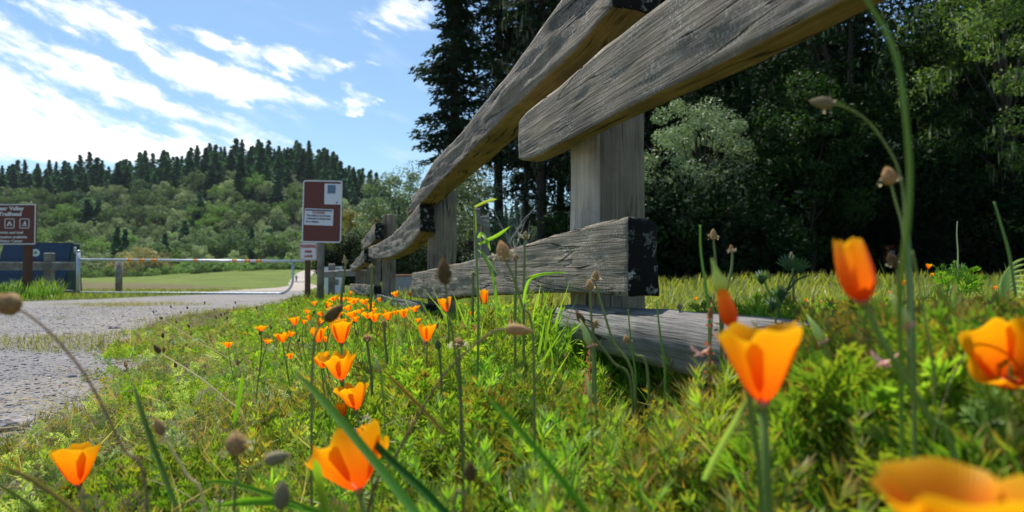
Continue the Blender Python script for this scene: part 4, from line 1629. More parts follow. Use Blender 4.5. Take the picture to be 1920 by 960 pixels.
def copy_tree(src, loc, rz, sc, label, group=None):
    t = src.copy()
    C.objects.link(t)
    t.location = loc
    t.rotation_euler = (0, 0, rz)
    t.scale = (sc, sc, sc) if not hasattr(sc, '__len__') else sc
    t['label'] = label
    if group:
        t['group'] = group
    elif 'group' in t:
        del t['group']
    for ch in src.children:
        c = ch.copy()
        C.objects.link(c)
        c.parent = t
    return t


# ---- prototypes of the near wood
def ground_loc(px, Y, dz=-.1):
    x = (px - 960) / FX * Y
    return (x, Y, gz1(x, Y) + dz)


GF = 'tall dark firs of the wood behind the meadow'
GE = 'dark evergreen trees of the wood behind the meadow'
fir1 = split_tree('fir_tree', conifer(1, 34, 3.9, .05, .38, 8, .42, .18, 1.8, droop=.3, power=.5), M['conifer'], M['bark'], ground_loc(852, 44), 'tall dark fir at the left edge of the wood, its ragged outline against the sky', 'tree')
fir2 = split_tree('fir_tree', conifer(2, 33, 4.8, .28, .42, 8, .48, .22, 1.1, droop=.4, power=.45, moss=.05, trunk_r=.42), M['conifer'], M['bark'], ground_loc(935, 50), 'tall fir just right of the leftmost fir, half hidden by the diagonal rails', 'tree')
fir3 = split_tree('fir_tree', conifer(3, 30, 4.4, .27, .42, 8, .46, .22, 1.1, droop=.55, power=.4, moss=.12, trunk_r=.36), M['conifer'], M['bark'], ground_loc(1018, 42), 'bare-trunked fir seen in the gap left of the nearest fence post', 'tree')
ev1 = split_tree('evergreen_tree', broadleaf(11, 13, 5.0, .5, 120, 190, .22, 1.2, ((.010, .026, .010), (.022, .050, .014)), low=.05), M['dark_leaf'], M['bark'], ground_loc(1250, 33), 'dark evergreen tree directly behind the silvery bush', 'tree')
ev2 = split_tree('evergreen_tree', broadleaf(12, 16, 5.2, .5, 130, 180, .22, 1.2, ((.012, .028, .010), (.028, .058, .014)), low=.05, moss=.05), M['dark_leaf'], M['bark'], ground_loc(1600, 31), 'broad dark green tree behind the arching plantain stems', 'tree')
ev3 = split_tree('evergreen_tree', broadleaf(13, 10, 4.0, .45, 100, 170, .2, 1.0, ((.012, .030, .010), (.03, .065, .015)), low=.02), M['dark_leaf'], M['bark'], ground_loc(1470, 29), 'low dark green tree right of the silvery bush', 'tree')

for px, Y, src, s in ((985, 56, fir3, .95), (1052, 47, fir3, 1.0), (1110, 55, fir2, .95), (1180, 50, fir3, 1.05), (1230, 44, fir2, .9), (1320, 46, fir3, 1.0), (1390, 41, fir2, .95), (1450, 47, fir1, .95),
                      (1530, 42, fir3, 1.02), (1610, 46, fir2, 1.0), (1830, 44, fir2, 1.0), (1900, 40, fir3, 1.0), (1975, 43, fir1, .9), (2070, 40, fir2, 1.0), (2180, 42, fir3, 1.0)):
    copy_tree(src, ground_loc(px, Y), px * .7, s * random.uniform(.92, 1.06), 'dark fir standing in the depth of the wood right of the leftmost firs', GF)
for k, (px, Y, src, s) in enumerate(((1120, 38, ev1, .55), (1175, 36, ev2, .62), (1330, 34, ev2, .8), (1400, 31, ev3, 1.0), (1530, 28, ev3, .85), (1555, 36, ev1, 1.0), (1680, 28, ev3, 1.0), (1740, 33, ev1, .95), (1790, 30, ev2, .7),
                                     (1850, 29, ev3, 1.05), (1930, 31, ev2, .95), (2010, 29, ev1, .9), (2110, 30, ev2, .9), (1030, 60, ev1, .62), (1150, 44, ev2, .75), (1240, 40, ev2, .95), (1480, 38, ev2, 1.0), (1650, 38, ev1, 1.05), (1890, 38, ev1, 1.1), (925, 62, ev3, .65))):
    copy_tree(src, ground_loc(px, Y), px * 1.3, s * random.uniform(.94, 1.05), 'dark broad-crowned evergreen in the shaded wall of the wood', GE)

# undergrowth closing the foot of the wood
ug = split_tree('understory_bush', broadleaf(21, 3.4, 2.6, .42, 60, 150, .16, .8, ((.008, .020, .008), (.018, .040, .012)), low=-.1), M['dark_leaf'], M['bark'], ground_loc(1250, 27.5), 'dark low bush at the meadow edge under the silvery bush', 'bush')
for px in range(1160, 2060, 62):
    Y = 28 + 3.5 * math.sin(px * .013) + random.uniform(-.8, 1.5)
    copy_tree(ug, ground_loc(px, Y), px * .9, random.uniform(.8, 1.35), 'dark low bush closing the foot of the wood behind the meadow', 'dark bushes along the foot of the wood')
for px, Y, s in ((780, 38, .7), (830, 36, .6), (905, 40, .8), (1010, 46, .55), (940, 36, .55), (870, 34, .62)):
    copy_tree(ug, ground_loc(px, Y), px * .9, s, 'dark low bush under the firs behind the rail fence', 'dark bushes under the firs')

# lit trees
SV = ((.12, .17, .09), (.27, .33, .20))
sb = split_tree('silvery_bush', broadleaf(31, 7.2, 2.1, .52, 130, 230, .10, .50, SV, low=.35), M['silver_leaf'], M['bark'], ground_loc(1308, 25.5), 'rounded silvery-leaved bush lit by the sun in front of the dark wood', 'bush')
sb2 = split_tree('silvery_bush', broadleaf(32, 6.6, 2.2, .5, 70, 190, .13, .6, SV, low=.2), M['silver_leaf'], M['bark'], ground_loc(878, 34), 'silvery leafy shrub seen through the gap right of the second fence post', 'bush')
wl = split_tree('willow_tree', broadleaf(33, 12.5, 4.6, .5, 95, 190, .22, 1.1, ((.10, .16, .07), (.24, .31, .17)), low=.2), M['silver_leaf'], M['hillbark'], ground_loc(748, 70), 'grey-green willow rising behind the far part of the rail fence', 'tree')
copy_tree(wl, ground_loc(700, 84), 1.2, .86, 'smaller grey-green willow left of the main willow, above the third fence post')
copy_tree(wl, ground_loc(800, 92), 2.2, .9, 'grey-green willow between the first fir and the long diagonal rail')
br = split_tree('oak_tree', broadleaf(34, 8.4, 3.6, .5, 80, 170, .22, 1.0, ((.07, .075, .02), (.17, .15, .04)), low=.25), M['hill_leaf'], M['hillbark'], ground_loc(655, 74), 'ochre-tinged oak right of the notice sign', 'tree')
copy_tree(br, ground_loc(760, 58), 2.0, .62, 'small ochre-green tree behind the upper diagonal rail end')
dk = copy_tree(ug, ground_loc(655, 66), .4, 1.5, 'dark round bush beneath the ochre-tinged oak')
for px, Y, s in ((690, 64, 1.3), (720, 60, 1.25), (770, 56, 1.1), (735, 50, .8)):
    copy_tree(ug, ground_loc(px, Y), px * .5, s, 'dark green bush behind the far posts of the rail fence', 'dark bushes behind the far end of the fence')
rt = split_tree('bay_tree', broadleaf(35, 13.5, 3.3, .55, 90, 200, .15, .75, ((.045, .085, .022), (.12, .18, .05)), low=.15, moss=.04), M['sun_leaf'], M['bark'], ground_loc(1892, 25), 'lighter green sunlit tree at the right edge of the wood', 'tree')
gt = split_tree('bay_tree', broadleaf(36, 8.2, 2.3, .5, 75, 190, .14, .65, ((.012, .032, .008), (.03, .065, .014)), low=.05), M['sun_leaf'], M['bark'], ground_loc(1520, 26), 'mid-green rounded tree left of the arching plantain stems', 'tree')
copy_tree(gt, ground_loc(1745, 27), 2.2, 1.15, 'mid-green rounded tree right of the arching plantain stems')

# bleached dead branches in front of the trunks
db = MB()
o0 = Vector(ground_loc(985, 30, 0))
rr = random.Random(4)


def branch(p, d, L, r, depth):
    pts = [p]
    for k in range(4):
        d = (d + Vector((rr.uniform(-.35, .35), rr.uniform(-.2, .2), rr.uniform(-.2, .3)))).normalized()
        pts.append(pts[-1] + d * L / 4)
    db.tube(pts, [r * (1 - .17 * k) for k in range(5)], 5, caps=False)
    if depth:
        for k in (1, 2, 3, 4):
            branch(pts[k], (d + Vector((rr.uniform(-1, 1), rr.uniform(-.4, .4), rr.uniform(-.2, .8)))).normalized(), L * .6, r * .55, depth - 1)


branch(o0, Vector((-.1, 0, 1)), 2.2, .06, 2)
branch(o0 + Vector((.3, 0, 0)), Vector((-.7, 0, .7)), 2.4, .05, 2)
dbo = db.build('dead_branch', M['deadwood'], None, loc=o0)
tag(dbo, 'bleached dead branches standing against the shade, left of the nearest fence post', 'dead branches')

# ---- the hill
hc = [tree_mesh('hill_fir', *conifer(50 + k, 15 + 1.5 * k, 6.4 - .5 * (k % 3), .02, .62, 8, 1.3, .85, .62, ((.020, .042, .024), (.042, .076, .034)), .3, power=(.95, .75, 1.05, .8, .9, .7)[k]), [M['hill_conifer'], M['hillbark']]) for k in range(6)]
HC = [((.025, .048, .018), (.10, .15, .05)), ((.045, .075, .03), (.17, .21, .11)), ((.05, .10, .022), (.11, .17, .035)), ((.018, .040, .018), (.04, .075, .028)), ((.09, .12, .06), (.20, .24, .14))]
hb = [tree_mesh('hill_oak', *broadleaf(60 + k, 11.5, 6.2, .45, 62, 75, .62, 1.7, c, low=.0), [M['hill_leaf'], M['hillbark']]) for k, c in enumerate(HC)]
hr = random.Random(21)
cnt = [0, 0]


def hill_tree(me, kind, x, y, s, label, group, cat='tree'):
    o = bpy.data.objects.new('fir_tree' if kind == 0 else 'oak_tree', me)
    C.objects.link(o)
    o.location = (x, y, gz1(x, y) - .3)
    o.rotation_euler = (hr.uniform(-.04, .04), hr.uniform(-.04, .04), hr.uniform(0, 6.28))
    wd = 1.3 if kind == 0 else 1.0
    o.scale = (s * wd * hr.uniform(.9, 1.15), s * wd * hr.uniform(.9, 1.15), s)
    tag(o, label, cat, group)
    cnt[kind] += 1


def crown_line(px):
    """world Y at which firs take over from oaks"""
    return np.interp(px, [-150, 0, 200, 420, 470, 640, 760, 1100], [400, 400, 395, 395, 365, 350, 330, 330])


y = 246.0
while y < 520:
    stepx = 11.0 if y < 400 else 10.5
    x = -.84 * y
    while x < .12 * y:
        jx, jy = x + hr.uniform(-4, 4), y + hr.uniform(-4.5, 4.5)
        px = 960 + FX * jx / jy
        isf = jy > crown_line(px) + hr.gauss(0, 12)
        if px > 770 and hr.random() < .45:
            x += stepx
            continue
        if isf:
            if -110 < px < 1000:
                top = jy > 470
                s = hr.uniform(.6, 1.15)
                if hr.random() < .93:
                    hill_tree(hc[hr.randrange(6)], 0, jx, jy, s, 'dark fir on the crest of the hill against the sky' if top else 'dark fir on the upper slope of the hill below the crest',
                              'firs along the hill crest' if top else 'firs on the upper slope of the hill')
        else:
            k = hr.choices(range(5), (3, 3, 2, 1.6, 2))[0]
            low = jy < 300
            s = hr.uniform(.62, 1.12)
            lb = ['green', 'grey-green', 'bright green', 'dark green', 'pale silvery-green'][k] + ' round-crowned tree ' + ('at the foot of the hill beyond the field' if low else 'on the middle slope of the hill')
            hill_tree(hb[k], 1, jx, jy, s, lb, lb.replace('tree', 'trees'))
        x += stepx * hr.uniform(.9, 1.15)
    y += 13.5
# a few lone firs among the oaks
for px, Y, s in ((165, 335, 1.0), (185, 340, .9), (372, 330, 1.15), (218, 262, .95), (238, 258, .9), (310, 252, .8), (470, 268, .8), (505, 262, .85), (345, 300, .8)):
    x = (px - 960) / FX * Y
    hill_tree(hc[px % 4], 0, x, Y, s, 'single dark fir standing among the round oaks lower on the hill', 'lone firs among the oaks')
# brownish and pale bushes along the field edge
bm_ = tree_mesh('field_bush', *broadleaf(90, 9.5, 5.5, .45, 50, 75, .5, 1.5, ((.11, .10, .05), (.22, .19, .10)), low=0), [M['hill_leaf'], M['hillbark']])
for px, Y, s in ((262, 228, 1.15), (300, 236, .9), (225, 238, .8)):
    x = (px - 960) / FX * Y
    hill_tree(bm_, 1, x, Y, s, 'brownish tree at the field edge behind the gate', 'brownish trees at the field edge')
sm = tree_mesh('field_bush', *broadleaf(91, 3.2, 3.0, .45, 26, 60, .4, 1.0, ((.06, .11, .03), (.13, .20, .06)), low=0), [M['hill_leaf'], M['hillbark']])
for px in range(130, 620, 22):
    Y = 228 + hr.uniform(-8, 8)
    x = (px - 960) / FX * Y
    o = bpy.data.objects.new('field_bush', sm)
    C.objects.link(o)
    o.location = (x, Y, gz1(x, Y) - .3)
    o.rotation_euler = (0, 0, hr.uniform(0, 6))
    s = hr.uniform(.6, 1.5)
    o.scale = (s * 1.2, s, s)
    tag(o, 'small bright green bush along the far edge of the field', 'bush', 'small bushes along the far field edge')

# ================================================================= FLOWERS
def ground_at(x, y):
    return gz1(x, y)


def bez(p0, p1, p2, p3, n=10):
    out = []
    for i in range(n + 1):
        t = i / n
        out.append(p0 * (1 - t) ** 3 + p1 * 3 * t * (1 - t) ** 2 + p2 * 3 * t * t * (1 - t) + p3 * t ** 3)
    return out


def axis_matrix(base, d, roll):
    d = d.normalized()
    q = Vector((0, 0, 1)).rotation_difference(d)
    return Matrix.Translation(base) @ q.to_matrix().to_4x4() @ Matrix.Rotation(roll, 4, 'Z')


def petal(Mx, L, phi, a0, a1, half, k, ripple, seed, nu=10, nv=11, inner=1.0, curl=0.0):
    b = MB()
    r_, z_ = [L * .035], [0]
    nP = 40
    for i in range(nP):
        t = i / nP
        a = a1 + (a0 - a1) * math.exp(-t * k) + curl * max(0, t - .72) * 3
        r_.append(r_[-1] + math.sin(a) * L / nP)
        z_.append(z_[-1] + math.cos(a) * L / nP)
    vs, cs = [], []
    for i in range(nv + 1):
        v = i / nv
        for j in range(nu + 1):
            u = -1 + 2 * j / nu
            edge = (1 - .20 * u ** 4 - .05 * u * u) * (1 + .045 * noise.noise(Vector((u * 2.4, seed, 0))) * v)
            ve = min(1, v * edge)
            q = ve * nP
            i0 = min(int(q), nP - 1)
            fr = q - i0
            r = (r_[i0] + (r_[i0 + 1] - r_[i0]) * fr) * inner
            z = z_[i0] + (z_[i0 + 1] - z_[i0]) * fr
            w = half * (.50 + .5 * min(1, ve * 3.2))
            r *= 1 + ripple * v * v * math.sin(u * 5.0 + seed) + .05 * (u + 0) * (1 if inner > .95 else .4)
            z += L * ripple * .6 * v ** 3 * math.sin(u * 7.0 + seed * 3)
            ph = phi + u * w
            vs.append(Mx @ Vector((r * math.cos(ph), r * math.sin(ph), z)))
            cs.append((v, (u + 1) / 2, 0))
    n = nu + 1
    fs = [(i * n + j, i * n + j + 1, (i + 1) * n + j + 1, (i + 1) * n + j) for i in range(nv) for j in range(nu)]
    b.add(vs, fs, 0, cs)
    return b


GS = (.16, .26, .06)


def poppy(base_px, top_px, Y, openn, label, group=None, seed=0, lean_y=0.0, foot=None, cap=False, detail=1, stem_r=None, ripple=.05, k=7, a_base=1.25, Ltip=None, petals=4, via=None):
    base = at(base_px[0], base_px[1], Y)
    top = at(top_px[0], top_px[1], Y + lean_y)
    d = top - base
    L = d.length / max(.5, math.cos(openn) * .9 + .02)
    rr = random.Random(seed * 13 + 5)
    fx = foot[0] if foot else base.x + rr.uniform(-.03, .03)
    fy = foot[1] if foot else Y + rr.uniform(-.01, .06)
    ft = Vector((fx, fy, ground_at(fx, fy)))
    root = empty('poppy', ft, label, 'flower', group)
    Mx = axis_matrix(base, d, rr.uniform(0, 1.5))
    nu, nv = (12, 12) if detail == 1 else ((7, 6) if detail == 2 else (4, 4))
    for i in range(petals):
        inner = 1.0 if i % 2 == 0 else .93
        b = petal(Mx, L * rr.uniform(.94, 1.05), i * 2 * PI / petals + rr.uniform(-.1, .1), a_base, openn * rr.uniform(.85, 1.15), R(60), k, ripple, seed + i * 1.7, nu, nv, inner, curl=rr.uniform(-.5, .45) * (openn > .3))
        b.build('petal', M['petal'], root)
    sr = stem_r or L * .045
    b = MB()
    dn = d.normalized()
    if via:
        pts = [base - dn * L * .05] + [at(x, yy, Yv) for x, yy, Yv in via] + [ft]
        # smooth by Catmull
        sm = []
        for i in range(len(pts) - 1):
            p0, p1, p2, p3 = pts[max(0, i - 1)], pts[i], pts[i + 1], pts[min(len(pts) - 1, i + 2)]
            for q in range(6):
                t = q / 6
                sm.append(.5 * ((2 * p1) + (p2 - p0) * t + (2 * p0 - 5 * p1 + 4 * p2 - p3) * t * t + (3 * p1 - p0 - 3 * p2 + p3) * t ** 3))
        sm.append(ft)
        pts = sm
    else:
        h = (base - ft).length
        pts = bez(base - dn * L * .05, base - dn * h * .45, ft + Vector((0, 0, h * .4)), ft, 8)
    b.tube(pts, [sr * (1.0 + .1 * i / len(pts)) for i in range(len(pts))], 8 if detail == 1 else 5, cols=[GS] * len(pts))
    b.build('stem', M['stem'], root)
    if detail < 3:
        b = MB()
        b.tube([base - dn * L * .12, base - dn * L * .04, base - dn * L * .005, base + dn * L * .012], [sr * 1.0, L * .07, L * .085, L * .03], 12, cols=[GS, (.3, .25, .08), (.55, .12, .07), (.5, .1, .06)])
        b.build('receptacle', M['stem'], root)
    if cap:
        b = MB()
        tp = base + dn * L * .86
        e = base + d.normalized() * L * 1.0
        tip = at(cap[0], cap[1], Y)
        pts = [tp, tp + (tip - tp) * .2, tp + (tip - tp) * .45, tp + (tip - tp) * .75, tip]
        rad = (base - top).length * .19
        b.tube(pts, [rad * 1.05, rad * .95, rad * .62, rad * .25, rad * .04], 12, cols=[(.42, .46, .08), (.42, .48, .10), (.36, .46, .12), (.3, .4, .1), (.3, .4, .1)])
        b.build('bud_cap', M['stem'], root)
    return root


poppy((1430, 752), (1420, 614), .40, .38, 'large open orange poppy in sharp outline at centre right, the biggest whole bloom', seed=1, ripple=.05, k=8, foot=(.15, .43), stem_r=.0026)
poppy((1618, 562), (1591, 446), .40, -.20, 'tall furled orange poppy leaning left against the dark wood', seed=2, ripple=.05, k=4.6, a_base=1.5, foot=(.315, .42), stem_r=.0021,
      via=[(1660, 650, .40), (1740, 780, .41), (1800, 900, .42)])
poppy((1372, 612), (1352, 540), .50, -.30, 'half opened orange poppy bud still wearing its pale green pointed cap', seed=3, ripple=.03, k=5, a_base=1.4, cap=(1334, 484), foot=(.18, .53), stem_r=.0018)
poppy((1892, 712), (1888, 654), .46, .34, 'open orange poppy cut by the right edge, between leaves', seed=4, ripple=.12, k=7, lean_y=-.03, foot=(.33, .46))
poppy((1800, 1075), (1792, 895), .235, .62, 'huge blurred orange poppy in the bottom right corner', seed=5, ripple=.05, k=7, foot=(.20, .30), stem_r=.0025)
poppy((147, 908), (140, 838), .85, .40, 'single orange poppy low at the bottom left beside the gravel', seed=6, ripple=.04, k=8)
poppy((672, 918), (648, 835), .60, .62, 'ragged wide orange poppy at the bottom centre behind the long grass blade', seed=7, ripple=.16, k=7, lean_y=.02)
poppy((690, 850), (682, 800), .66, .12, 'narrow furled poppy rising behind the ragged bottom centre poppy', seed=77, ripple=.08, k=10)
poppy((668, 768), (660, 722), 1.0, .42, 'bright open poppy above the ragged bottom centre one', seed=8, ripple=.13)
poppy((643, 782), (638, 757), 1.0, .35, 'small deep orange poppy tucked under the bright open one', seed=9, ripple=.1)
poppy((640, 712), (636, 664), 1.05, .5, 'wide open poppy with notched petals left of centre', seed=10, ripple=.2)
poppy((606, 690), (600, 663), 1.1, .40, 'crumpled poppy touching the left side of the notched wide one', seed=11, ripple=.2)
poppy((640, 644), (638, 601), 1.3, .32, 'smooth yellow-orange poppy beside the tilted dark seed head', seed=12, ripple=.05)
poppy((598, 642), (596, 614), 1.35, .35, 'deeper orange poppy half hidden left of the smooth yellow-orange one', seed=13, ripple=.15)
poppy((800, 640), (800, 609), 1.45, .38, 'cup-shaped poppy alone in the green left of the brown curved stem', seed=14, ripple=.08)
poppy((838, 584), (834, 558), 1.6, .35, 'orange poppy behind the upright dark seed head', seed=15)
poppy((907, 572), (907, 543), 2.2, .10, 'narrow poppy against the grey lower rail', seed=16)
poppy((703, 604), (701, 588), 2.2, .50, 'orange poppy, left one of the close pair in the middle of the bed', seed=17, detail=2, ripple=.12)
poppy((728, 600), (726, 584), 2.3, .50, 'orange poppy, right one of the close pair in the middle of the bed', seed=18, detail=2)
poppy((758, 596), (756, 579), 2.4, .45, 'notched orange poppy just right of the close pair', seed=19, detail=2, ripple=.15)
poppy((530, 642), (528, 624), 1.9, .55, 'ragged yellow poppy at the left border of the bed', seed=20, detail=2, ripple=.2)
poppy((553, 610), (551, 594), 2.3, .45, 'orange poppy above the ragged yellow one at the left border', seed=21, detail=2)
poppy((428, 652), (427, 641), 1.9, .6, 'lone yellow poppy nearest the gravel road', seed=22, detail=2, ripple=.2)
poppy((545, 673), (543, 662), 1.7, .5, 'small yellow poppy below the ragged yellow one', seed=23, detail=2)
poppy((1918, 866), (1918, 848), .5, .4, 'sliver of an orange poppy at the very right edge', seed=24, detail=2)
far = [(490, 616, 10), (575, 584, 9), (612, 572, 11), (634, 588, 14), (655, 577, 12), (661, 590, 12), (682, 566, 10), (690, 575, 12), (720, 588, 10), (743, 551, 11), (770, 551, 9), (640, 562, 9), (657, 550, 8), (621, 602, 14),
       (590, 568, 10), (581, 595, 11), (604, 588, 12), (675, 583, 10), (700, 571, 9), (665, 566, 8), (646, 602, 13), (712, 562, 8), (598, 604, 12), (628, 560, 8), (569, 603, 10), (500, 640, 9), (779, 580, 9), (883, 588, 7), (610, 636, 13), (668, 598, 11), (690, 592, 11), (742, 586, 10), (625, 580, 9), (700, 582, 9), (655, 562, 8), (783, 600, 10), (545, 627, 10)]
for i, (x, yv, w) in enumerate(far):
    Yd = .045 * FX / (w * 1.25)
    Yd = min(max(Yd, 1.5), 6.5, 205 / (yv - 510))
    poppy((x, yv + w * .5), (x + random.uniform(-.5, .5) * w, yv - w * random.uniform(.35, .6)), Yd, random.uniform(.15, .8), 'small orange poppy crowded in the bed in front of the far fence posts', 'small poppies crowded before the far fence posts', seed=100 + i, detail=2, ripple=random.uniform(.08, .25), stem_r=.0015)
mead = [(1740, 500, 9), (1749, 516, 8), (1692, 531, 12), (1700, 558, 9), (1736, 571, 9), (1808, 532, 8), (1800, 607, 14), (1786, 607, 9), (1650, 573, 8), (1570, 578, 9), (1545, 581, 9), (1512, 563, 9), (1907, 604, 9), (1865, 540, 8),
        (1487, 560, 7), (1590, 560, 6), (1614, 585, 7), (1668, 548, 7), (1830, 560, 7), (1765, 590, 8), (1885, 575, 7), (1640, 552, 6), (1537, 566, 6), (1305, 560, 6), (1316, 575, 7), (1850, 585, 7)]
for i, (x, yv, w) in enumerate(mead):
    Yd = min(max(.04 * FX / (w * 1.3), 2.0), 5.0, 215 / (yv - 509)) if yv > 515 else 5.5
    poppy((x, yv + w * .4), (x + random.uniform(-2, 2), yv - w * .5), Yd, random.uniform(.2, .6), 'small orange poppy scattered in the sunlit meadow behind the bottom log', 'small poppies in the meadow behind the fence', seed=200 + i, detail=3, stem_r=.0015)

# ---------------------------------------------------------------- plantain seed heads
DARKH = ((.10, .065, .030), (.20, .15, .08))
TANH = ((.26, .17, .09), (.42, .32, .19))
GREYH = ((.20, .20, .13), (.36, .34, .25))


def plantain(tip, neck, Y, width, path, label, cols=DARKH, flowers=0, seed=0, sr=None, group=None, Yfoot=None, detail=1, stemcol=(.17, .21, .08)):
    rr = random.Random(seed + 31)
    p_tip = at(tip[0], tip[1], Y)
    p_neck = at(neck[0], neck[1], Y)
    ax = p_tip - p_neck
    L = ax.length
    if isinstance(path[-1], tuple) and len(path[-1]) >= 2:
        last = at(path[-1][0], path[-1][1], Yfoot or Y)
    ft = Vector((last.x + (last.x - p_neck.x) * .06, last.y + .01, ground_at(last.x, last.y)))
    if ft.z > last.z:
        ft.z = last.z - .02
    root = empty('plantain', ft, label, 'wildflower', group)
    wr = px2m(width, Y) / 2
    Mx = axis_matrix(p_neck, ax, 0)
    b = MB()
    nr, ns = (18, 14) if detail == 1 else (9, 8)
    vs, cs = [], []
    for i in range(nr + 1):
        t = i / nr
        prof = math.sin(min(1, t * 1.02 + .05) * PI) ** .55 if 0 < t < 1 else .15
        prof *= (1.12 - .45 * t)
        for j in range(ns):
            a = 2 * PI * (j + .5 * (i % 2)) / ns
            bump = 1 + .26 * ((i + j) % 2) + rr.uniform(-.07, .07)
            vs.append(Mx @ Vector((wr * prof * bump * math.cos(a), wr * prof * bump * math.sin(a), L * t)))
            m = ((i + j) % 2) * .6 + rr.random() * .4
            cs.append(tuple(cols[0][q] * (1 - m) + cols[1][q] * m for q in range(3)))
    fs = [(i * ns + j, i * ns + (j + 1) % ns, (i + 1) * ns + (j + 1) % ns, (i + 1) * ns + j) for i in range(nr) for j in range(ns)]
    fs += [tuple(range(ns - 1, -1, -1)), tuple(nr * ns + j for j in range(ns))]
    b.add(vs, fs, 0, cs)
    # bract points
    if detail == 1:
        for q in range(150):
            t = rr.uniform(.03, .95)
            a = rr.uniform(0, 2 * PI)
            prof = math.sin(min(1, t * 1.02 + .05) * PI) ** .55 * (1.12 - .45 * t)
            c = Vector((math.cos(a), math.sin(a), 0))
            sd = Vector((-math.sin(a), math.cos(a), 0)) * wr * .09
            p0 = c * wr * prof * .98 + Vector((0, 0, L * t))
            p1 = c * wr * prof * 1.22 + Vector((0, 0, L * t + wr * .32))
            cc = tuple(x * rr.uniform(.8, 1.5) for x in cols[1])
            b.add([Mx @ (p0 - sd), Mx @ (p0 + sd), Mx @ p1], [(0, 1, 2)], 0, cc)
    b.build('seed_head', M['seed'], root)
    if flowers:
        f = MB()
        for q in range(flowers):
            t = rr.uniform(.05, .45)
            a = rr.uniform(0, 2 * PI)
            c = Vector((math.cos(a), math.sin(a), 0))
            p0 = c * wr * .9 + Vector((0, 0, L * t))
            p1 = c * wr * rr.uniform(1.5, 2.0) + Vector((0, 0, L * (t + rr.uniform(-.05, .12))))
            sd = Vector((-math.sin(a), math.cos(a), 0)) * wr * .04
            f.add([Mx @ (p0 - sd), Mx @ (p0 + sd), Mx @ (p1 + sd), Mx @ (p1 - sd)], [(0, 1, 2, 3)], 0, (.6, .58, .48))
            s = wr * rr.uniform(.14, .26)
            u1, u2 = Vector((rr.uniform(-1, 1), rr.uniform(-1, 1), rr.uniform(-1, 1))).normalized() * s, Vector((rr.uniform(-1, 1), rr.uniform(-1, 1), rr.uniform(-1, 1))).normalized() * s
            f.add([Mx @ (p1 - u1), Mx @ (p1 + u2), Mx @ (p1 + u1), Mx @ (p1 - u2)], [(0, 1, 2, 3)], 0, (.75, .72, .6))
        f.build('stamens', M['seed'], root)
    pts = [p_neck + ax * .03] + [at(x, yy, Y + ((Yfoot or Y) - Y) * (i + 1) / len(path)) for i, (x, yy) in enumerate(path)] + [ft]
    sm = []
    for i in range(len(pts) - 1):
        p0, p1, p2, p3 = pts[max(0, i - 1)], pts[i], pts[i + 1], pts[min(len(pts) - 1, i + 2)]
        for q in range(5):
            t = q / 5
            sm.append(.5 * ((2 * p1) + (p2 - p0) * t + (2 * p0 - 5 * p1 + 4 * p2 - p3) * t * t + (3 * p1 - p0 - 3 * p2 + p3) * t ** 3))
    sm.append(ft)
    s0 = sr or px2m(2.6, Y)
    b = MB()
    b.tube(sm, [s0 * (.8 + .35 * i / len(sm)) for i in range(len(sm))], 7 if detail == 1 else 5, cols=[stemcol] * len(sm))
    b.build('stem', M['stem'], root)
    return root


REDST = (.20, .13, .08)
plantain((-12, 556), (34, 580), .50, 38, [(60, 595), (110, 640), (170, 720), (230, 840), (275, 930)], 'blurred tan seed head cut by the left edge on a long arching stem', TANH, seed=1, stemcol=REDST)
plantain((644, 570), (610, 602), .70, 20, [(592, 625), (586, 680), (585, 760), (584, 850)], 'dark pointed seed head tilted right above the smooth poppy', DARKH, seed=2)
plantain((831, 480), (835, 533), .62, 24, [(842, 590), (852, 650), (862, 740), (868, 860)], 'tall upright dark seed head in front of the lower rail', DARKH, 8, seed=3)
plantain((1001, 621), (948, 617), .60, 20, [(925, 622), (880, 655), (835, 700), (790, 770), (745, 850), (690, 960)], 'seed head lying sideways on a strongly curved brown stem', TANH, 6, seed=4, stemcol=REDST)
plantain((938, 450), (948, 489), .80, 23, [(962, 520), (980, 575), (1000, 650)], 'plump tan seed head with pale stamens in front of the lower rail', TANH, 30, seed=5)
plantain((986, 432), (984, 450), 1.3, 10, [(983, 500), (982, 570)], 'small whitish flowering head on a thin straight stem before the lower rail', GREYH, 40, seed=6)
plantain((968, 476), (967, 489), 1.3, 8, [(967, 540), (966, 580)], 'tiny tan head between the plump one and the whitish one', TANH, 8, seed=60)
plantain((1104, 523), (1107, 545), 1.0, 13, [(1109, 600), (1116, 690)], 'brown head, left one of the touching pair before the log end', TANH, 6, seed=7)
plantain((1118, 506), (1115, 528), 1.02, 13, [(1128, 570), (1150, 640), (1190, 720)], 'brown head with white tips, right one of the touching pair', TANH, 25, seed=8)
plantain((1517, 189), (1562, 195), .55, 20, [(1590, 203), (1625, 225), (1655, 262), (1682, 310), (1694, 365), (1697, 430), (1702, 560)], 'seed head pointing left on a high arching stem against the dark wood', GREYH, 10, seed=9, stemcol=(.20, .27, .09))
plantain((1661, 311), (1671, 346), .55, 24, [(1680, 380), (1692, 425), (1700, 500), (1706, 590)], 'short upright seed head under the high arching stems', TANH, 12, seed=10, stemcol=(.20, .27, .09))
plantain((1337, 428), (1338, 450), 1.0, 11, [(1341, 480), (1346, 540), (1352, 640)], 'small brown head standing above the capped poppy bud', TANH, 20, seed=11)
plantain((1370, 458), (1373, 474), 1.0, 9, [(1372, 500), (1364, 540), (1355, 600)], 'whitish flowering head right of the small brown one above the capped bud', TANH, 60, seed=12)
plantain((1483, 471), (1486, 489), 1.2, 8, [(1487, 520), (1488, 590)], 'small pointed head with one white floret above the grey-green leaf', GREYH, 10, seed=13)
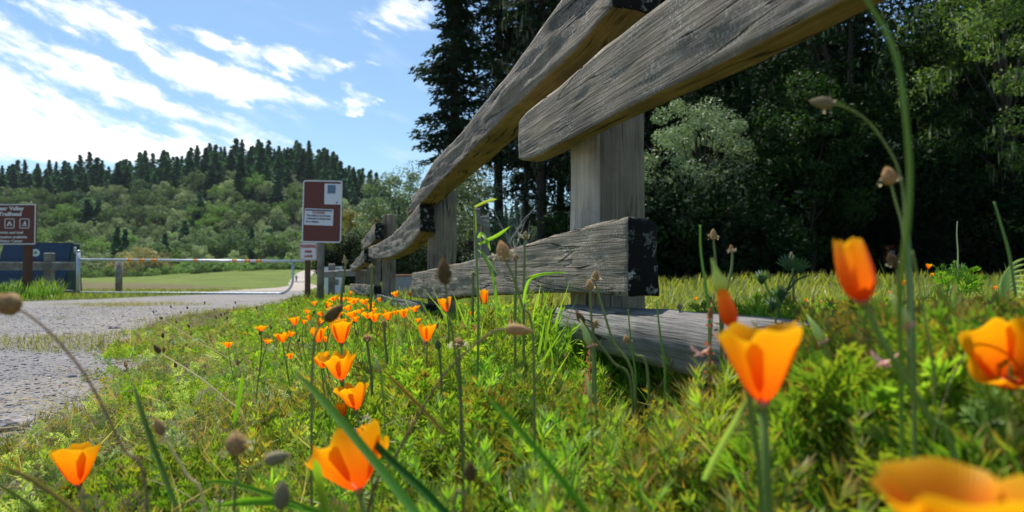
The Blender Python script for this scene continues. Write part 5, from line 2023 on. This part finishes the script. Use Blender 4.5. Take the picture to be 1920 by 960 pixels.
plantain((1666, 472), (1681, 503), .70, 17, [(1684, 540), (1690, 620)], 'dark plump head in front of the framed information board', DARKH, 16, seed=14)
plantain((441, 806), (444, 852), .52, 34, [(446, 890), (440, 960)], 'blurred brown head standing at the lower left', TANH, 14, seed=15)
plantain((545, 851), (497, 866), .50, 24, [(470, 880), (430, 925), (410, 965)], 'grey-green head leaning right near the bottom edge', GREYH, 0, seed=16)
plantain((530, 898), (527, 955), .46, 26, [(525, 990), (522, 1040)], 'upright grey-green head at the bottom edge', GREYH, 0, seed=17)
plantain((292, 782), (306, 816), .60, 16, [(320, 840), (350, 890), (385, 960)], 'slim brown head on a pale bent stem at the lower left', TANH, 0, seed=18, stemcol=(.4, .36, .24))
plantain((881, 862), (882, 903), .50, 20, [(872, 930), (850, 970)], 'brown head near the bottom edge at centre', DARKH, 0, seed=19)
plantain((1210 + 62, 566), (1275, 581), 1.2, 8, [(1276, 610), (1280, 670)], 'tiny dark head in front of the silvery log', GREYH, 0, seed=20)
plantain((1172, 627), (1177, 645), 1.1, 11, [(1190, 665), (1215, 700)], 'tan head low before the silvery log', TANH, 4, seed=21)
plantain((1080, 583), (1095, 606), 1.0, 12, [(1120, 640), (1150, 680), (1185, 730)], 'drooping dark head left of the silvery log', DARKH, 0, seed=22)
plantain((1119, 598), (1113, 614), 1.0, 11, [(1112, 640), (1112, 700)], 'round brown head beside the drooping dark one', TANH, 0, seed=23)
plantain((288, 645), (300, 662), 1.2, 9, [(330, 680), (370, 705), (420, 745), (460, 790)], 'slim dark head on a long pale stem leaning over the road edge', DARKH, 0, seed=24, sr=.0013, stemcol=(.5, .46, .33))
plantain((300, 592), (303, 599), 2.0, 6, [(330, 615), (370, 640), (450, 690)], 'pale flowering head leaning over the gravel', GREYH, 14, seed=25, sr=.0013, stemcol=(.5, .46, .33))
plantain((688, 626), (688, 641), 1.3, 15, [(692, 670), (697, 720)], 'round dusty brown head right of the smooth poppy', TANH, 6, seed=26)
plantain((858, 632), (860, 652), .9, 20, [(862, 690), (864, 760)], 'fluffy whitish head where the curved stem crosses the upright one', TANH, 60, seed=27)
plantain((819, 634), (823, 655), 1.1, 11, [(826, 690), (828, 740)], 'green young head left of the fluffy whitish one', ((.10, .15, .06), (.2, .26, .12)), 0, seed=28)
plantain((720, 598), (720, 611), 1.6, 9, [(722, 640), (726, 690)], 'small round brown head under the close pair of poppies', TANH, 0, seed=29)
plantain((645, 650 - 173), (648, 496), 2.8, 6, [(645, 520), (640, 560)], 'tiny pale head in front of the farthest fence posts', GREYH, 12, seed=30, detail=2)
plantain((696, 494), (697, 503), 2.6, 6, [(697, 530), (695, 570)], 'pale headed thin stem in front of the third fence post', GREYH, 14, seed=31, detail=2)
plantain((888, 507), (887, 520), 1.7, 8, [(887, 545), (886, 580)], 'small greyish-green head in front of the middle of the lower rail', GREYH, 0, seed=32)
rs = random.Random(99)
for i in range(46):
    Yp_ = rs.uniform(1.7, 4.6)
    x = float(xroad(Yp_)) + rs.uniform(.05, 1.1)
    px = 960 + FX * x / Yp_
    hgt = rs.uniform(.10, .22)
    pt = 510 - (gz1(x, Yp_) + hgt - H0) * FX / Yp_
    sz = .018 * FX / Yp_
    ln = rs.uniform(-.6, .3)
    plantain((px, pt), (px - ln * sz * .6, pt + sz), Yp_, sz * .45, [(px - ln * sz * 2, pt + sz * 2.5), (px - ln * sz * 3, pt + sz * 4.5)],
             'little brown seed head among many above the verge beside the road', DARKH if rs.random() < .6 else TANH, 8 if rs.random() < .4 else 0, seed=300 + i, sr=.0008, group='little seed heads above the road verge', detail=2, stemcol=(.30, .30, .15))
for i in range(26):
    Yp_ = rs.uniform(1.0, 3.2)
    x = float(fence_x(Yp_)) - rs.uniform(.05, .8)
    px = 960 + FX * x / Yp_
    pt = 510 - (gz1(x, Yp_) + plant_height(x, Yp_) + rs.uniform(.0, .07) - H0) * FX / Yp_
    sz = .018 * FX / Yp_
    plantain((px, pt), (px + rs.uniform(-.4, .4) * sz, pt + sz), Yp_, sz * .45, [(px, pt + sz * 3), (px, pt + sz * 5)],
             'little brown seed head among the leaves in front of the rail fence', TANH, 10 if rs.random() < .5 else 0, seed=400 + i, sr=.0008, group='little seed heads in front of the rail fence', detail=2, stemcol=(.22, .27, .1))


# ---------------------------------------------------------------- single long blades and stalks
def catmull(pts, n=6):
    sm = []
    for i in range(len(pts) - 1):
        p0, p1, p2, p3 = pts[max(0, i - 1)], pts[i], pts[i + 1], pts[min(len(pts) - 1, i + 2)]
        for q in range(n):
            t = q / n
            sm.append(.5 * ((2 * p1) + (p2 - p0) * t + (2 * p0 - 5 * p1 + 4 * p2 - p3) * t * t + (3 * p1 - p0 - 3 * p2 + p3) * t ** 3))
    sm.append(pts[-1])
    return sm


def ribbon(b, path, width, col0, col1, fold=.25, mat=0):
    """folded grass blade; path [(px,py,Y)], width px at mid"""
    pts = catmull([at(*p) for p in path])
    n = len(pts)
    vs, cs = [], []
    for i, p in enumerate(pts):
        t = i / (n - 1)
        w = width * (min(1, t * 4 + .02) if True else 1) * (1 - max(0, t - .75) * .8)
        tg = (pts[min(i + 1, n - 1)] - pts[max(i - 1, 0)]).normalized()
        vw = (p - Vector((0, 0, H0))).normalized()
        sd = tg.cross(vw).normalized()
        dp = tg.cross(sd)
        vs += [p - sd * w / 2 + dp * w * fold, p, p + sd * w / 2 + dp * w * fold]
        c = tuple(col0[k] * (1 - t) + col1[k] * t for k in range(3))
        cs += [c, tuple(x * .85 for x in c), c]
    fs = []
    for i in range(n - 1):
        fs += [(3 * i, 3 * i + 1, 3 * i + 4, 3 * i + 3), (3 * i + 1, 3 * i + 2, 3 * i + 5, 3 * i + 4)]
    b.add(vs, fs, mat, cs)


def blade(path, wpx, label, c0=(.16, .27, .05), c1=(.07, .18, .03), group=None, fold=.25, name='long_grass'):
    b = MB()
    Ym = path[len(path) // 2][2]
    ribbon(b, path, px2m(wpx, Ym), c0, c1, fold)
    e = at(*path[-1])
    o = b.build(name, M['strap'], None, loc=(e.x, e.y, e.z))
    return tag(o, label, 'grass blade', group)


blade([(552, 697, .62), (610, 755, .58), (690, 850, .53), (770, 950, .48), (830, 1030, .44)], 17, 'long wide green blade crossing in front of the ragged bottom poppy', (.10, .24, .05), (.06, .20, .03))
blade([(675, 800, .62), (730, 860, .60), (800, 925, .57), (880, 1010, .54)], 15, 'dark green blade running just right of the long wide one', (.05, .16, .05), (.04, .16, .04))
blade([(905, 735, .46), (960, 790, .44), (1030, 870, .42), (1110, 975, .40)], 13, 'blurred lime green blade at the bottom centre', (.14, .36, .04), (.12, .32, .03))
blade([(1402, 745, .46), (1382, 785, .46), (1345, 850, .47), (1320, 900, .48)], 11, 'pale grey-green blade beneath the largest poppy', (.35, .45, .22), (.25, .38, .16))
blade([(380, 902, .75), (430, 905, .70), (500, 925, .66), (570, 950, .62)], 9, 'bright blade bent flat near the bottom left of centre', (.2, .4, .06), (.15, .33, .04))
blade([(400, 950, .66), (470, 940, .66), (540, 945, .64), (620, 968, .6)], 14, 'broad bright blade lying along the bottom edge', (.17, .38, .05), (.14, .34, .04))
blade([(590, 860, .55), (598, 900, .55), (610, 960, .54)], 16, 'short curled leaf left of the ragged bottom poppy', (.22, .38, .06), (.16, .3, .04))
blade([(985, 520, 1.2), (1020, 513, 1.2), (1060, 511, 1.2)], 3, 'thin bent tip of green grass crossing the lower rail', (.3, .45, .1), (.3, .45, .1))
blade([(1062, 511, 1.2), (1015, 515, 1.2), (990, 530, 1.2), (980, 575, 1.22)], 5, 'bent green blade hooked over in front of the lower rail', (.26, .42, .08), (.14, .3, .05))
blade([(717, 692, .9), (760, 735, .88), (800, 775, .86), (835, 815, .84)], 7, 'dry orange-brown blade slanting through the leaves at centre', (.45, .22, .07), (.34, .24, .08))
blade([(455, 545 + 155, 1.0), (450, 740, 1.0), (440, 790, 1.0)], 7, 'upright lime blade in the lower left verge', (.22, .38, .05), (.12, .28, .04))
blade([(250, 718, .62), (268, 780, .6), (300, 870, .58), (330, 950, .56)], 10, 'straight blurred dark stalk at the lower left', (.12, .19, .07), (.10, .19, .06))
blade([(0, 872, .50), (60, 900, .50), (130, 950, .50), (170, 990, .5)], 9, 'brown blurred stalk crossing the bottom left corner', (.18, .14, .09), (.18, .14, .09))
blade([(-10, 905, .55), (40, 935, .55), (90, 975, .55)], 7, 'green blurred stalk under the brown one in the bottom left corner', (.16, .22, .08), (.16, .22, .08))


def stalk(path, rpx, label, col=(.14, .26, .05), name='bare_stalk', taper=.6, mat=None, cat='grass stem', extra=None):
    pts = catmull([at(*p) for p in path])
    e = pts[-1]
    ft = Vector((e.x, e.y + .005, min(ground_at(e.x, e.y), e.z - .02)))
    pts.append(ft)
    Ym = path[len(path) // 2][2]
    r = px2m(rpx, Ym) / 2
    n = len(pts)
    b = MB()
    b.tube(pts, [r * (taper + (1 - taper) * i / n) for i in range(n)], 8, cols=[col] * n)
    if extra:
        extra(b)
    o = b.build(name, mat or M['stem'], None, loc=ft)
    return tag(o, label, cat)


stalk([(1600, -60, .36), (1628, 4, .36), (1662, 60, .36), (1686, 130, .36), (1698, 220, .36), (1706, 320, .365), (1702, 420, .37), (1692, 500, .38), (1686, 590, .40), (1690, 690, .42)], 12, 'thick green stem arching out of the top of the picture', (.15, .27, .05))
stalk([(1704, 440, .5), (1709, 520, .5), (1712, 600, .5), (1714, 690, .5)], 8, 'second grey-green upright stem right of the thick arching one', (.14, .26, .12))
stalk([(1711, 470, .5), (1724, 540, .5), (1738, 620, .5), (1752, 700, .5)], 6, 'thin leaning stem crossing behind the thick arching one', (.2, .27, .07))
stalk([(1864, 378, .8), (1878, 425, .8), (1893, 480, .8), (1905, 560, .8)], 6, 'cut green stem leaning at the right edge of the meadow', (.16, .27, .07))
stalk([(1313, 422, .9), (1314, 470, .9), (1322, 530, .9), (1330, 590, .9)], 6, 'bare green stem left of the small brown head above the bud', (.13, .27, .05))
stalk([(1231, 565, 1.0), (1237, 620, 1.0), (1247, 690, 1.0)], 5, 'leaning thin stem in front of the log at its dark end', (.13, .24, .05))
stalk([(1178, 580, 1.0), (1182, 630, 1.0), (1192, 700, 1.0)], 4, 'thin green stem left of the leaning one by the log', (.13, .24, .05))
stalk([(1340, 548, .8), (1335, 600, .8), (1330, 680, .8)], 4, 'dark reddish stem behind the capped bud', (.20, .10, .07))


def wild_oat():
    ft = at(893, 600, 1.25)
    ft.z = ground_at(ft.x, ft.y)
    root = empty('wild_oat', ft, 'tall wild oat grass with drooping spikelets and long side leaves before the second post', 'grass plant')
    b = MB()
    pts = catmull([at(890, 388, 1.25), at(889, 420, 1.25), at(893, 480, 1.25), at(896, 540, 1.25), at(897, 600, 1.25)]) + [ft]
    n = len(pts)
    b.tube(pts, [.0010 + .0014 * i / n for i in range(n)], 6, cols=[(.2, .33, .08)] * n)
    b.build('stem', M['stem'], root)
    for path, w, c in (([(932, 373, 1.2), (912, 378, 1.21), (891, 388, 1.25)], 5, (.36, .42, .10)), ([(957, 424, 1.15), (935, 440, 1.2), (915, 450, 1.22), (898, 458, 1.25)], 6, (.26, .44, .06)),
                       ([(920, 470, 1.22), (912, 450, 1.22), (903, 438, 1.24), (897, 446, 1.25)], 6, (.22, .38, .07)), ([(892, 440, 1.25), (891, 415, 1.25), (890, 395, 1.25)], 5, (.26, .30, .10)),
                       ([(936, 518, 1.2), (920, 492, 1.22), (905, 475, 1.24), (897, 468, 1.25)], 4, (.35, .42, .18)), ([(932, 600, 1.2), (928, 540, 1.2), (918, 500, 1.21), (900, 470, 1.24)], 5, (.2, .38, .06))):
        b = MB()
        ribbon(b, path, px2m(w, 1.25), c, c, .25)
        b.build('leaf', M['herb'], root)


wild_oat()


# grey-green divided leaf standing in the meadow
def grey_leaf():
    Yg = .95
    b = MB()
    for p, w in (([(1490, 505, Yg), (1478, 540, Yg), (1462, 575, Yg), (1450, 620, Yg)], 4), ([(1520, 480 + 35, Yg), (1495, 525, Yg), (1478, 545, Yg)], 4), ([(1430, 520, Yg), (1440, 545, Yg), (1452, 580, Yg)], 4)):
        ribbon(b, p, px2m(w, Yg), (.06, .11, .06), (.06, .11, .06))
    rr_ = random.Random(5)
    for cx, cy, n, rad in ((1478, 500, 9, 26), (1500, 505, 8, 24), (1428, 525, 9, 20), (1462, 555, 10, 22), (1450, 575, 8, 20)):
        for q in range(n):
            a = R(-160 + 140 * q / (n - 1)) if n > 1 else 0
            ex, ey = cx + rad * math.cos(a), cy + rad * math.sin(a)
            ribbon(b, [(ex, ey, Yg + rr_.uniform(-.02, .02)), ((ex + cx) / 2, (ey + cy) / 2 + 1, Yg), (cx, cy + 8, Yg)], px2m(3.2, Yg), (.09, .16, .085), (.06, .11, .06))
    e = at(1450, 620, Yg)
    o = b.build('grey_weed', M['herb'], None, loc=(e.x, e.y, ground_at(e.x, e.y)))
    tag(o, 'dark grey-green divided leaf stalk standing up before the meadow', 'leaf')


grey_leaf()


def silk_grass():
    Yg = .9
    b = MB()
    for k in range(9):
        y0 = 505 + k * 9
        ribbon(b, [(1925, y0 - 22 + k * 2, Yg), (1900, y0 - 10, Yg), (1882, y0 + 14, Yg), (1876, y0 + 34, Yg)], px2m(5, Yg), (.45, .55, .35), (.28, .42, .2))
    e = at(1876, 620, Yg)
    o = b.build('feathery_grass', M['herb'], None, loc=(e.x, e.y, ground_at(e.x, e.y)))
    tag(o, 'pale feathery grey-green plume at the right edge above the open poppy', 'plant')


silk_grass()


def leafy_weed(px, py, Yg, hgt, n, label):
    e = at(px, py, Yg)
    zg = ground_at(e.x, e.y)
    r_ = np.random.default_rng(5)
    P = np.stack([e.x + r_.normal(0, .035, n), e.y + r_.normal(0, .03, n), zg + hgt * r_.uniform(.35, .95, n)], 1)
    V, T, Cc = scatter(LEAVES, P, r_.uniform(.06, .12, n), r_.uniform(0, 6.28, n), r_.uniform(.1, 1.2, n), r_.uniform(0, 6.28, n), r_.integers(0, 12, n), np.ones((n, 3)) * np.array([[.9, 1.1, 1]]))
    o = link_mesh('leafy_weed', np_mesh('leafy_weed', V - np.array([e.x, e.y, zg]), T, Cc, M['herb']), None, (e.x, e.y, zg))
    tag(o, label, 'plant')


leafy_weed(1790, 500, 2.2, .36, 46, 'light green feathery weed rising above the meadow right of the arching stems')
stalk([(1795, 415, 2.2), (1794, 440, 2.2), (1796, 470, 2.2), (1796, 500, 2.2)], 3, 'thin silvery grass ear above the feathery weed', (.4, .45, .3))


# unopened seed pods and pink fallen petals
def pod(tip, base, Y, w, label, tipc=(.45, .46, .25)):
    root_p = at(base[0], base[1], Y)
    tp = at(tip[0], tip[1], Y)
    ft = Vector((root_p.x + .01, Y + .02, ground_at(root_p.x, Y)))
    t = empty('seed_pod', ft, label, 'seed pod')
    d = tp - root_p
    r = px2m(w, Y) / 2
    b = MB()
    b.tube([root_p, root_p + d * .12, root_p + d * .35, root_p + d * .65, tp], [r * .5, r * .95, r, r * .55, r * .05], 10, cols=[(.35, .28, .14), (.36, .40, .18), (.36, .44, .2), (.38, .46, .2), tipc])
    b.build('pod', M['stem'], t)
    b = MB()
    b.tube([root_p - d * .05, root_p - d * .01, root_p + d * .05], [r * .4, r * 1.25, r * .7], 10, cols=[(.5, .25, .2), (.62, .32, .28), (.5, .3, .2)])
    b.build('collar', M['stem'], t)
    b = MB()
    pts = bez(root_p, root_p - d * .8, ft + Vector((0, 0, .05)), ft, 8)
    b.tube(pts, r * .35, 6, cols=[(.2, .28, .09)] * 9)
    b.build('stem', M['stem'], t)


pod((1087, 597), (1107, 648), .8, 14, 'pale green pod with a pink collar before the silvery log')
pod((1513, 590), (1543, 640), .62, 18, 'pale pod right of the largest poppy')
pod((1668, 545), (1702, 610), .42, 22, 'blurred pale bud just right of the furled poppy stem')
pod((702, 664), (712, 695), 1.0, 9, 'slim pale pod in the green below the poppies at centre')
pod((1100, 700), (1106, 745), .7, 9, 'slim pale pod low in the green at centre')


def pink(px, py, Y, s, label):
    b = MB()
    rr_ = random.Random(int(px))
    c = at(px, py, Y)
    for k in range(3):
        a = k * 2.1 + .4
        pts, n = [], 6
        vs = []
        for i in range(n):
            for j in range(4):
                u, v = i / (n - 1), (j / 3 - .5)
                vs.append(c + Vector((math.cos(a) * u * s + math.sin(a) * v * s * .9 * math.sin(u * 2.6 + .3), rr_.uniform(-.001, .001) + s * .3 * v, math.sin(a) * u * s * .6 + s * .35 * u * u - abs(v) * s * .3)))
        b.add(vs, [(i * 4 + j, i * 4 + j + 1, (i + 1) * 4 + j + 1, (i + 1) * 4 + j) for i in range(n - 1) for j in range(3)], 0, (.62, .33, .36))
    o = b.build('pink_petals', M['stem'], None, loc=c)
    tag(o, label, 'petal')


pink(1312, 660, .62, .010, 'pink withered petals caught in the leaves left of the largest poppy')
pink(1658, 676, .5, .012, 'pink withered petals hanging below the furled poppy stem')

# red sorrel-like spikes among the leaves
rs = random.Random(12)
for i, (px, py, Yr) in enumerate(((1105, 640, 1.15), (958, 590, 1.5), (1098, 690, 1.1), (870, 600, 1.6), (890, 540 + 70, 1.5), (1330, 560, .9))):
    b = MB()
    top = at(px, py, Yr)
    ft = Vector((top.x + .005, top.y, ground_at(top.x, top.y)))
    b.tube([ft, (ft + top) / 2, top], .0009, 5, cols=[(.3, .12, .06)] * 3)
    for k in range(46):
        q = top + (ft - top) * rs.uniform(0, .45)
        s = rs.uniform(.0012, .0028)
        o_ = Vector((rs.gauss(0, .003), rs.gauss(0, .003), 0))
        b.add([q + o_ + Vector((-s, 0, 0)), q + o_ + Vector((0, s, s)), q + o_ + Vector((s, 0, 0)), q + o_ + Vector((0, -s, -s))], [(0, 1, 2, 3)], 0, (.40, .07, .03))
    o = b.build('sorrel', M['stem'], None, loc=ft)
    tag(o, 'thin red sorrel spike among the green leaves in front of the fence', 'wildflower', 'red sorrel spikes in the green')

# rosette of broad plantain leaves by the road
for (px, py, s_, lb) in ((400, 735, .095, 'flat rosette of broad dark green leaves on bare soil beside the road'), (350, 655, .08, 'spreading broad-leaved rosette at the corner of the grass tongue'), (500, 700, .07, 'small broad-leaved rosette under the pale leaning stems')):
    Yr = H0 * FX / (py - 510)
    c = at(px, py, Yr)
    c.z = gz1(c.x, c.y)
    b = MB()
    rr_ = random.Random(int(px))
    for k in range(16):
        a = rr_.uniform(0, 2 * PI)
        L = s_ * rr_.uniform(.7, 1.5)
        d = Vector((math.cos(a), math.sin(a), 0))
        sd = Vector((-d.y, d.x, 0))
        vs, cs = [], []
        cc = [(.07, .16, .03), (.12, .24, .05), (.16, .30, .06)][rr_.randrange(3)]
        for i in range(7):
            t = i / 6
            w = L * .13 * math.sin(min(1, .08 + t) * PI) ** .8 + .0008
            h = .03 * math.sin(t * 2.5) + .012
            for v in (-1, 0, 1):
                vs.append(c + d * L * t + sd * v * w + Vector((0, 0, h - abs(v) * -.004)))
                cs.append(cc)
        b.add(vs, [(i * 3 + j, i * 3 + j + 1, i * 3 + j + 4, i * 3 + j + 3) for i in range(6) for j in range(2)], 0, cs)
    o = b.build('rosette_plant', M['herb'], None, loc=c)
    tag(o, lb, 'plant')

# ================================================================= SKY, SUN, CAMERA
SUN_AZ, SUN_EL = R(-25), R(60)          # azimuth from +Y toward +X
w = bpy.data.worlds.new('World')
bpy.context.scene.world = w
w.use_nodes = True
nt = w.node_tree
nt.nodes.clear()


def N(typ, ins=None, **kw):
    nd = nt.nodes.new(typ)
    for k, v in kw.items():
        setattr(nd, k, v)
    for k, v in (ins or {}).items():
        if isinstance(v, bpy.types.NodeSocket):
            nt.links.new(v, nd.inputs[k])
        else:
            nd.inputs[k].default_value = v
    return nd


def MA(op, a, b=None, c=None, clamp=False):
    d = {0: a}
    if b is not None:
        d[1] = b
    if c is not None:
        d[2] = c
    nd = N('ShaderNodeMath', d, operation=op)
    nd.use_clamp = clamp
    return nd.outputs[0]


sky = N('ShaderNodeTexSky', sky_type='NISHITA')
sky.sun_disc = False
sky.sun_elevation = SUN_EL
sky.sun_rotation = SUN_AZ
sky.air_density = 1.0
sky.dust_density = .7
sky.ozone_density = 1.6
tc = N('ShaderNodeTexCoord')
sp = N('ShaderNodeSeparateXYZ', {0: tc.outputs['Generated']})
yy = MA('MAXIMUM', sp.outputs[1], .12)
# gnomonic sky coordinates, tens of degrees across
U = MA('ADD', MA('MULTIPLY', MA('DIVIDE', sp.outputs[0], yy), 12.8), 9.6)
W = MA('SUBTRACT', 5.1, MA('MULTIPLY', MA('DIVIDE', sp.outputs[2], yy), 12.8))
uv = N('ShaderNodeCombineXYZ', {0: U, 1: W}).outputs[0]


def rotv(vec, deg, sx, sy):
    # rotate so that streaks run along local x
    m = N('ShaderNodeMapping', {0: vec, 'Rotation': (0, 0, -R(deg))})
    m2 = N('ShaderNodeMapping', {0: m.outputs[0], 'Scale': (sx, sy, 1)})
    return m2.outputs[0]


st1 = N('ShaderNodeTexNoise', {'Vector': rotv(uv, 24, .32, 1.3), 'Scale': 1.0, 'Detail': 7, 'Roughness': .62, 'Distortion': .5}).outputs[0]
st2 = N('ShaderNodeTexNoise', {'Vector': rotv(uv, 24, 1.1, 3.6), 'Scale': 1.0, 'Detail': 5, 'Roughness': .6, 'Distortion': .2}).outputs[0]
wn = N('ShaderNodeTexNoise', {'Vector': rotv(uv, 24, .45, 1.1), 'Scale': 1.0, 'Detail': 6, 'Roughness': .62})
wo = N('ShaderNodeVectorMath', {0: wn.outputs['Color'], 1: (.5, .5, .5)}, operation='SUBTRACT').outputs[0]
wo = N('ShaderNodeVectorMath', {0: wo, 1: (3.2, 1.5, 0)}, operation='MULTIPLY').outputs[0]
uvw = N('ShaderNodeVectorMath', {0: uv, 1: wo}, operation='ADD').outputs[0]
blobs = [  # cx, cy, rx, ry, angle, weight
    (.4, 2.55, 6.2, .75, 7, 2.1), (0, 2.2, 3.4, .8, 8, 1.5), (-.6, 1.75, 3.0, 1.0, 10, 1.2), (1.9, 1.45, 3.6, .42, 24, 1.1), (3.2, 1.0, 3.2, .42, 26, 1.15), (1.1, .45, 1.4, .3, 22, .75), (4.9, 1.5, 1.9, .34, 18, 1.05), (4.2, .75, .8, .22, 18, .8),
    (2.5, 1.9, 2.4, .28, 20, .85), (5.6, 1.15, 1.1, .22, 16, .85), (7.5, .3, .95, .5, 10, .95), (6.1, 1.9, .7, .18, 22, .75), (6.75, 2.12, .25, .10, 10, .7), (6.6, 1.4, .45, .14, 8, .65), (-.3, .5, .9, .5, 20, .6)]
acc = None
for cx, cy, rx, ry_, ang, wt in blobs:
    m = N('ShaderNodeVectorMath', {0: uvw, 1: (cx, cy, 0)}, operation='SUBTRACT')
    v = rotv(m.outputs[0], ang, 1 / rx, 1 / ry_)
    ln = N('ShaderNodeVectorMath', {0: v}, operation='LENGTH').outputs[1]
    val = MA('MULTIPLY', MA('SUBTRACT', 1.0, ln, clamp=True), wt * 1.3)
    acc = val if acc is None else MA('MAXIMUM', acc, val)
nz = MA('ADD', MA('MULTIPLY', MA('SUBTRACT', st1, .5), 4.2), MA('MULTIPLY', MA('SUBTRACT', st2, .5), 2.2))
den = MA('ADD', acc, MA('MULTIPLY', nz, MA('ADD', MA('MULTIPLY', acc, .9, clamp=True), .28)))
mask = N('ShaderNodeMapRange', {0: den, 1: .02, 2: 1.35, 3: 0.0, 4: 1.0}, interpolation_type='SMOOTHSTEP').outputs[0]
# the bank ends just above the hill
lowf = N('ShaderNodeMapRange', {0: W, 1: 2.96, 2: 3.12, 3: 1.0, 4: 0.0}, interpolation_type='SMOOTHSTEP').outputs[0]
front = N('ShaderNodeMapRange', {0: sp.outputs[1], 1: .15, 2: .35, 3: 0.0, 4: 1.0}).outputs[0]
mask = MA('MULTIPLY', MA('MULTIPLY', mask, lowf), front)
# loose clouds over the rest of the sky
zz = MA('MAXIMUM', sp.outputs[2], .08)
pv = N('ShaderNodeCombineXYZ', {0: MA('DIVIDE', sp.outputs[0], zz), 1: MA('DIVIDE', sp.outputs[1], zz)}).outputs[0]
g1 = N('ShaderNodeTexNoise', {'Vector': pv, 'Scale': .9, 'Detail': 6, 'Roughness': .6}).outputs[0]
gm = N('ShaderNodeMapRange', {0: g1, 1: .56, 2: .74, 3: 0.0, 4: .8}).outputs[0]
gm = MA('MULTIPLY', gm, MA('SUBTRACT', 1.0, front))
mask = MA('MAXIMUM', mask, gm)
mx = N('ShaderNodeMix', data_type='RGBA')
tint = N('ShaderNodeMix', data_type='RGBA', blend_type='MULTIPLY')
tint.inputs[0].default_value = 1
nt.links.new(sky.outputs[0], tint.inputs[6])
tint.inputs[7].default_value = (.70, .85, .92, 1)
nt.links.new(mask, mx.inputs[0])
nt.links.new(tint.outputs[2], mx.inputs[6])
CLOUD = 9.5
mx.inputs[7].default_value = (CLOUD, CLOUD, CLOUD * 1.02, 1)
bg = N('ShaderNodeBackground', {0: mx.outputs[2], 1: .11})
ow = N('ShaderNodeOutputWorld')
nt.links.new(bg.outputs[0], ow.inputs[0])

sl = bpy.data.lights.new('sun', 'SUN')
sl.energy = 4.6
sl.angle = R(.53)
sl.color = (1.0, .955, .89)
so = bpy.data.objects.new('sun', sl)
C.objects.link(so)
sd = Vector((math.sin(SUN_AZ) * math.cos(SUN_EL), math.cos(SUN_AZ) * math.cos(SUN_EL), math.sin(SUN_EL)))
so.rotation_euler = sd.to_track_quat('Z', 'Y').to_euler()
so.location = sd * 60

cam = bpy.data.cameras.new('camera')
cam.sensor_width = 36
cam.lens = 24
cam.clip_start = .02
cam.clip_end = 4000
cam.dof.use_dof = True
cam.dof.focus_distance = 1.9
cam.dof.aperture_fstop = 5.6
co = bpy.data.objects.new('camera', cam)
C.objects.link(co)
co.location = (0, 0, H0)
co.rotation_euler = (PI / 2 + PITCH, 0, 0)
sc = bpy.context.scene
sc.camera = co
sc.view_settings.view_transform = 'Standard'
sc.view_settings.look = 'None'
sc.view_settings.gamma = 1
sc.view_settings.exposure = 0.5
sc.cycles.max_bounces = 6
sc.cycles.diffuse_bounces = 3
sc.cycles.transmission_bounces = 4
sc.cycles.transparent_max_bounces = 4

# thin even air between the camera and the hill
hb_ = MB()
hb_.box((0, 720, 56.0), (3200, 1700, 120.0))
t = NT('haze_air')
pv_ = t.n('ShaderNodeVolumePrincipled', {'Color': (.80, .88, 1.0, 1), 'Density': .00005, 'Anisotropy': .3})
t.t.links.new(pv_.outputs[0], t.out.inputs['Volume'])
hz_ = hb_.build('haze', t.m, None, loc=(0, 720, 56.0), smooth_=False)
tag(hz_, 'thin bluish haze in the air over the valley', 'haze', kind='stuff')
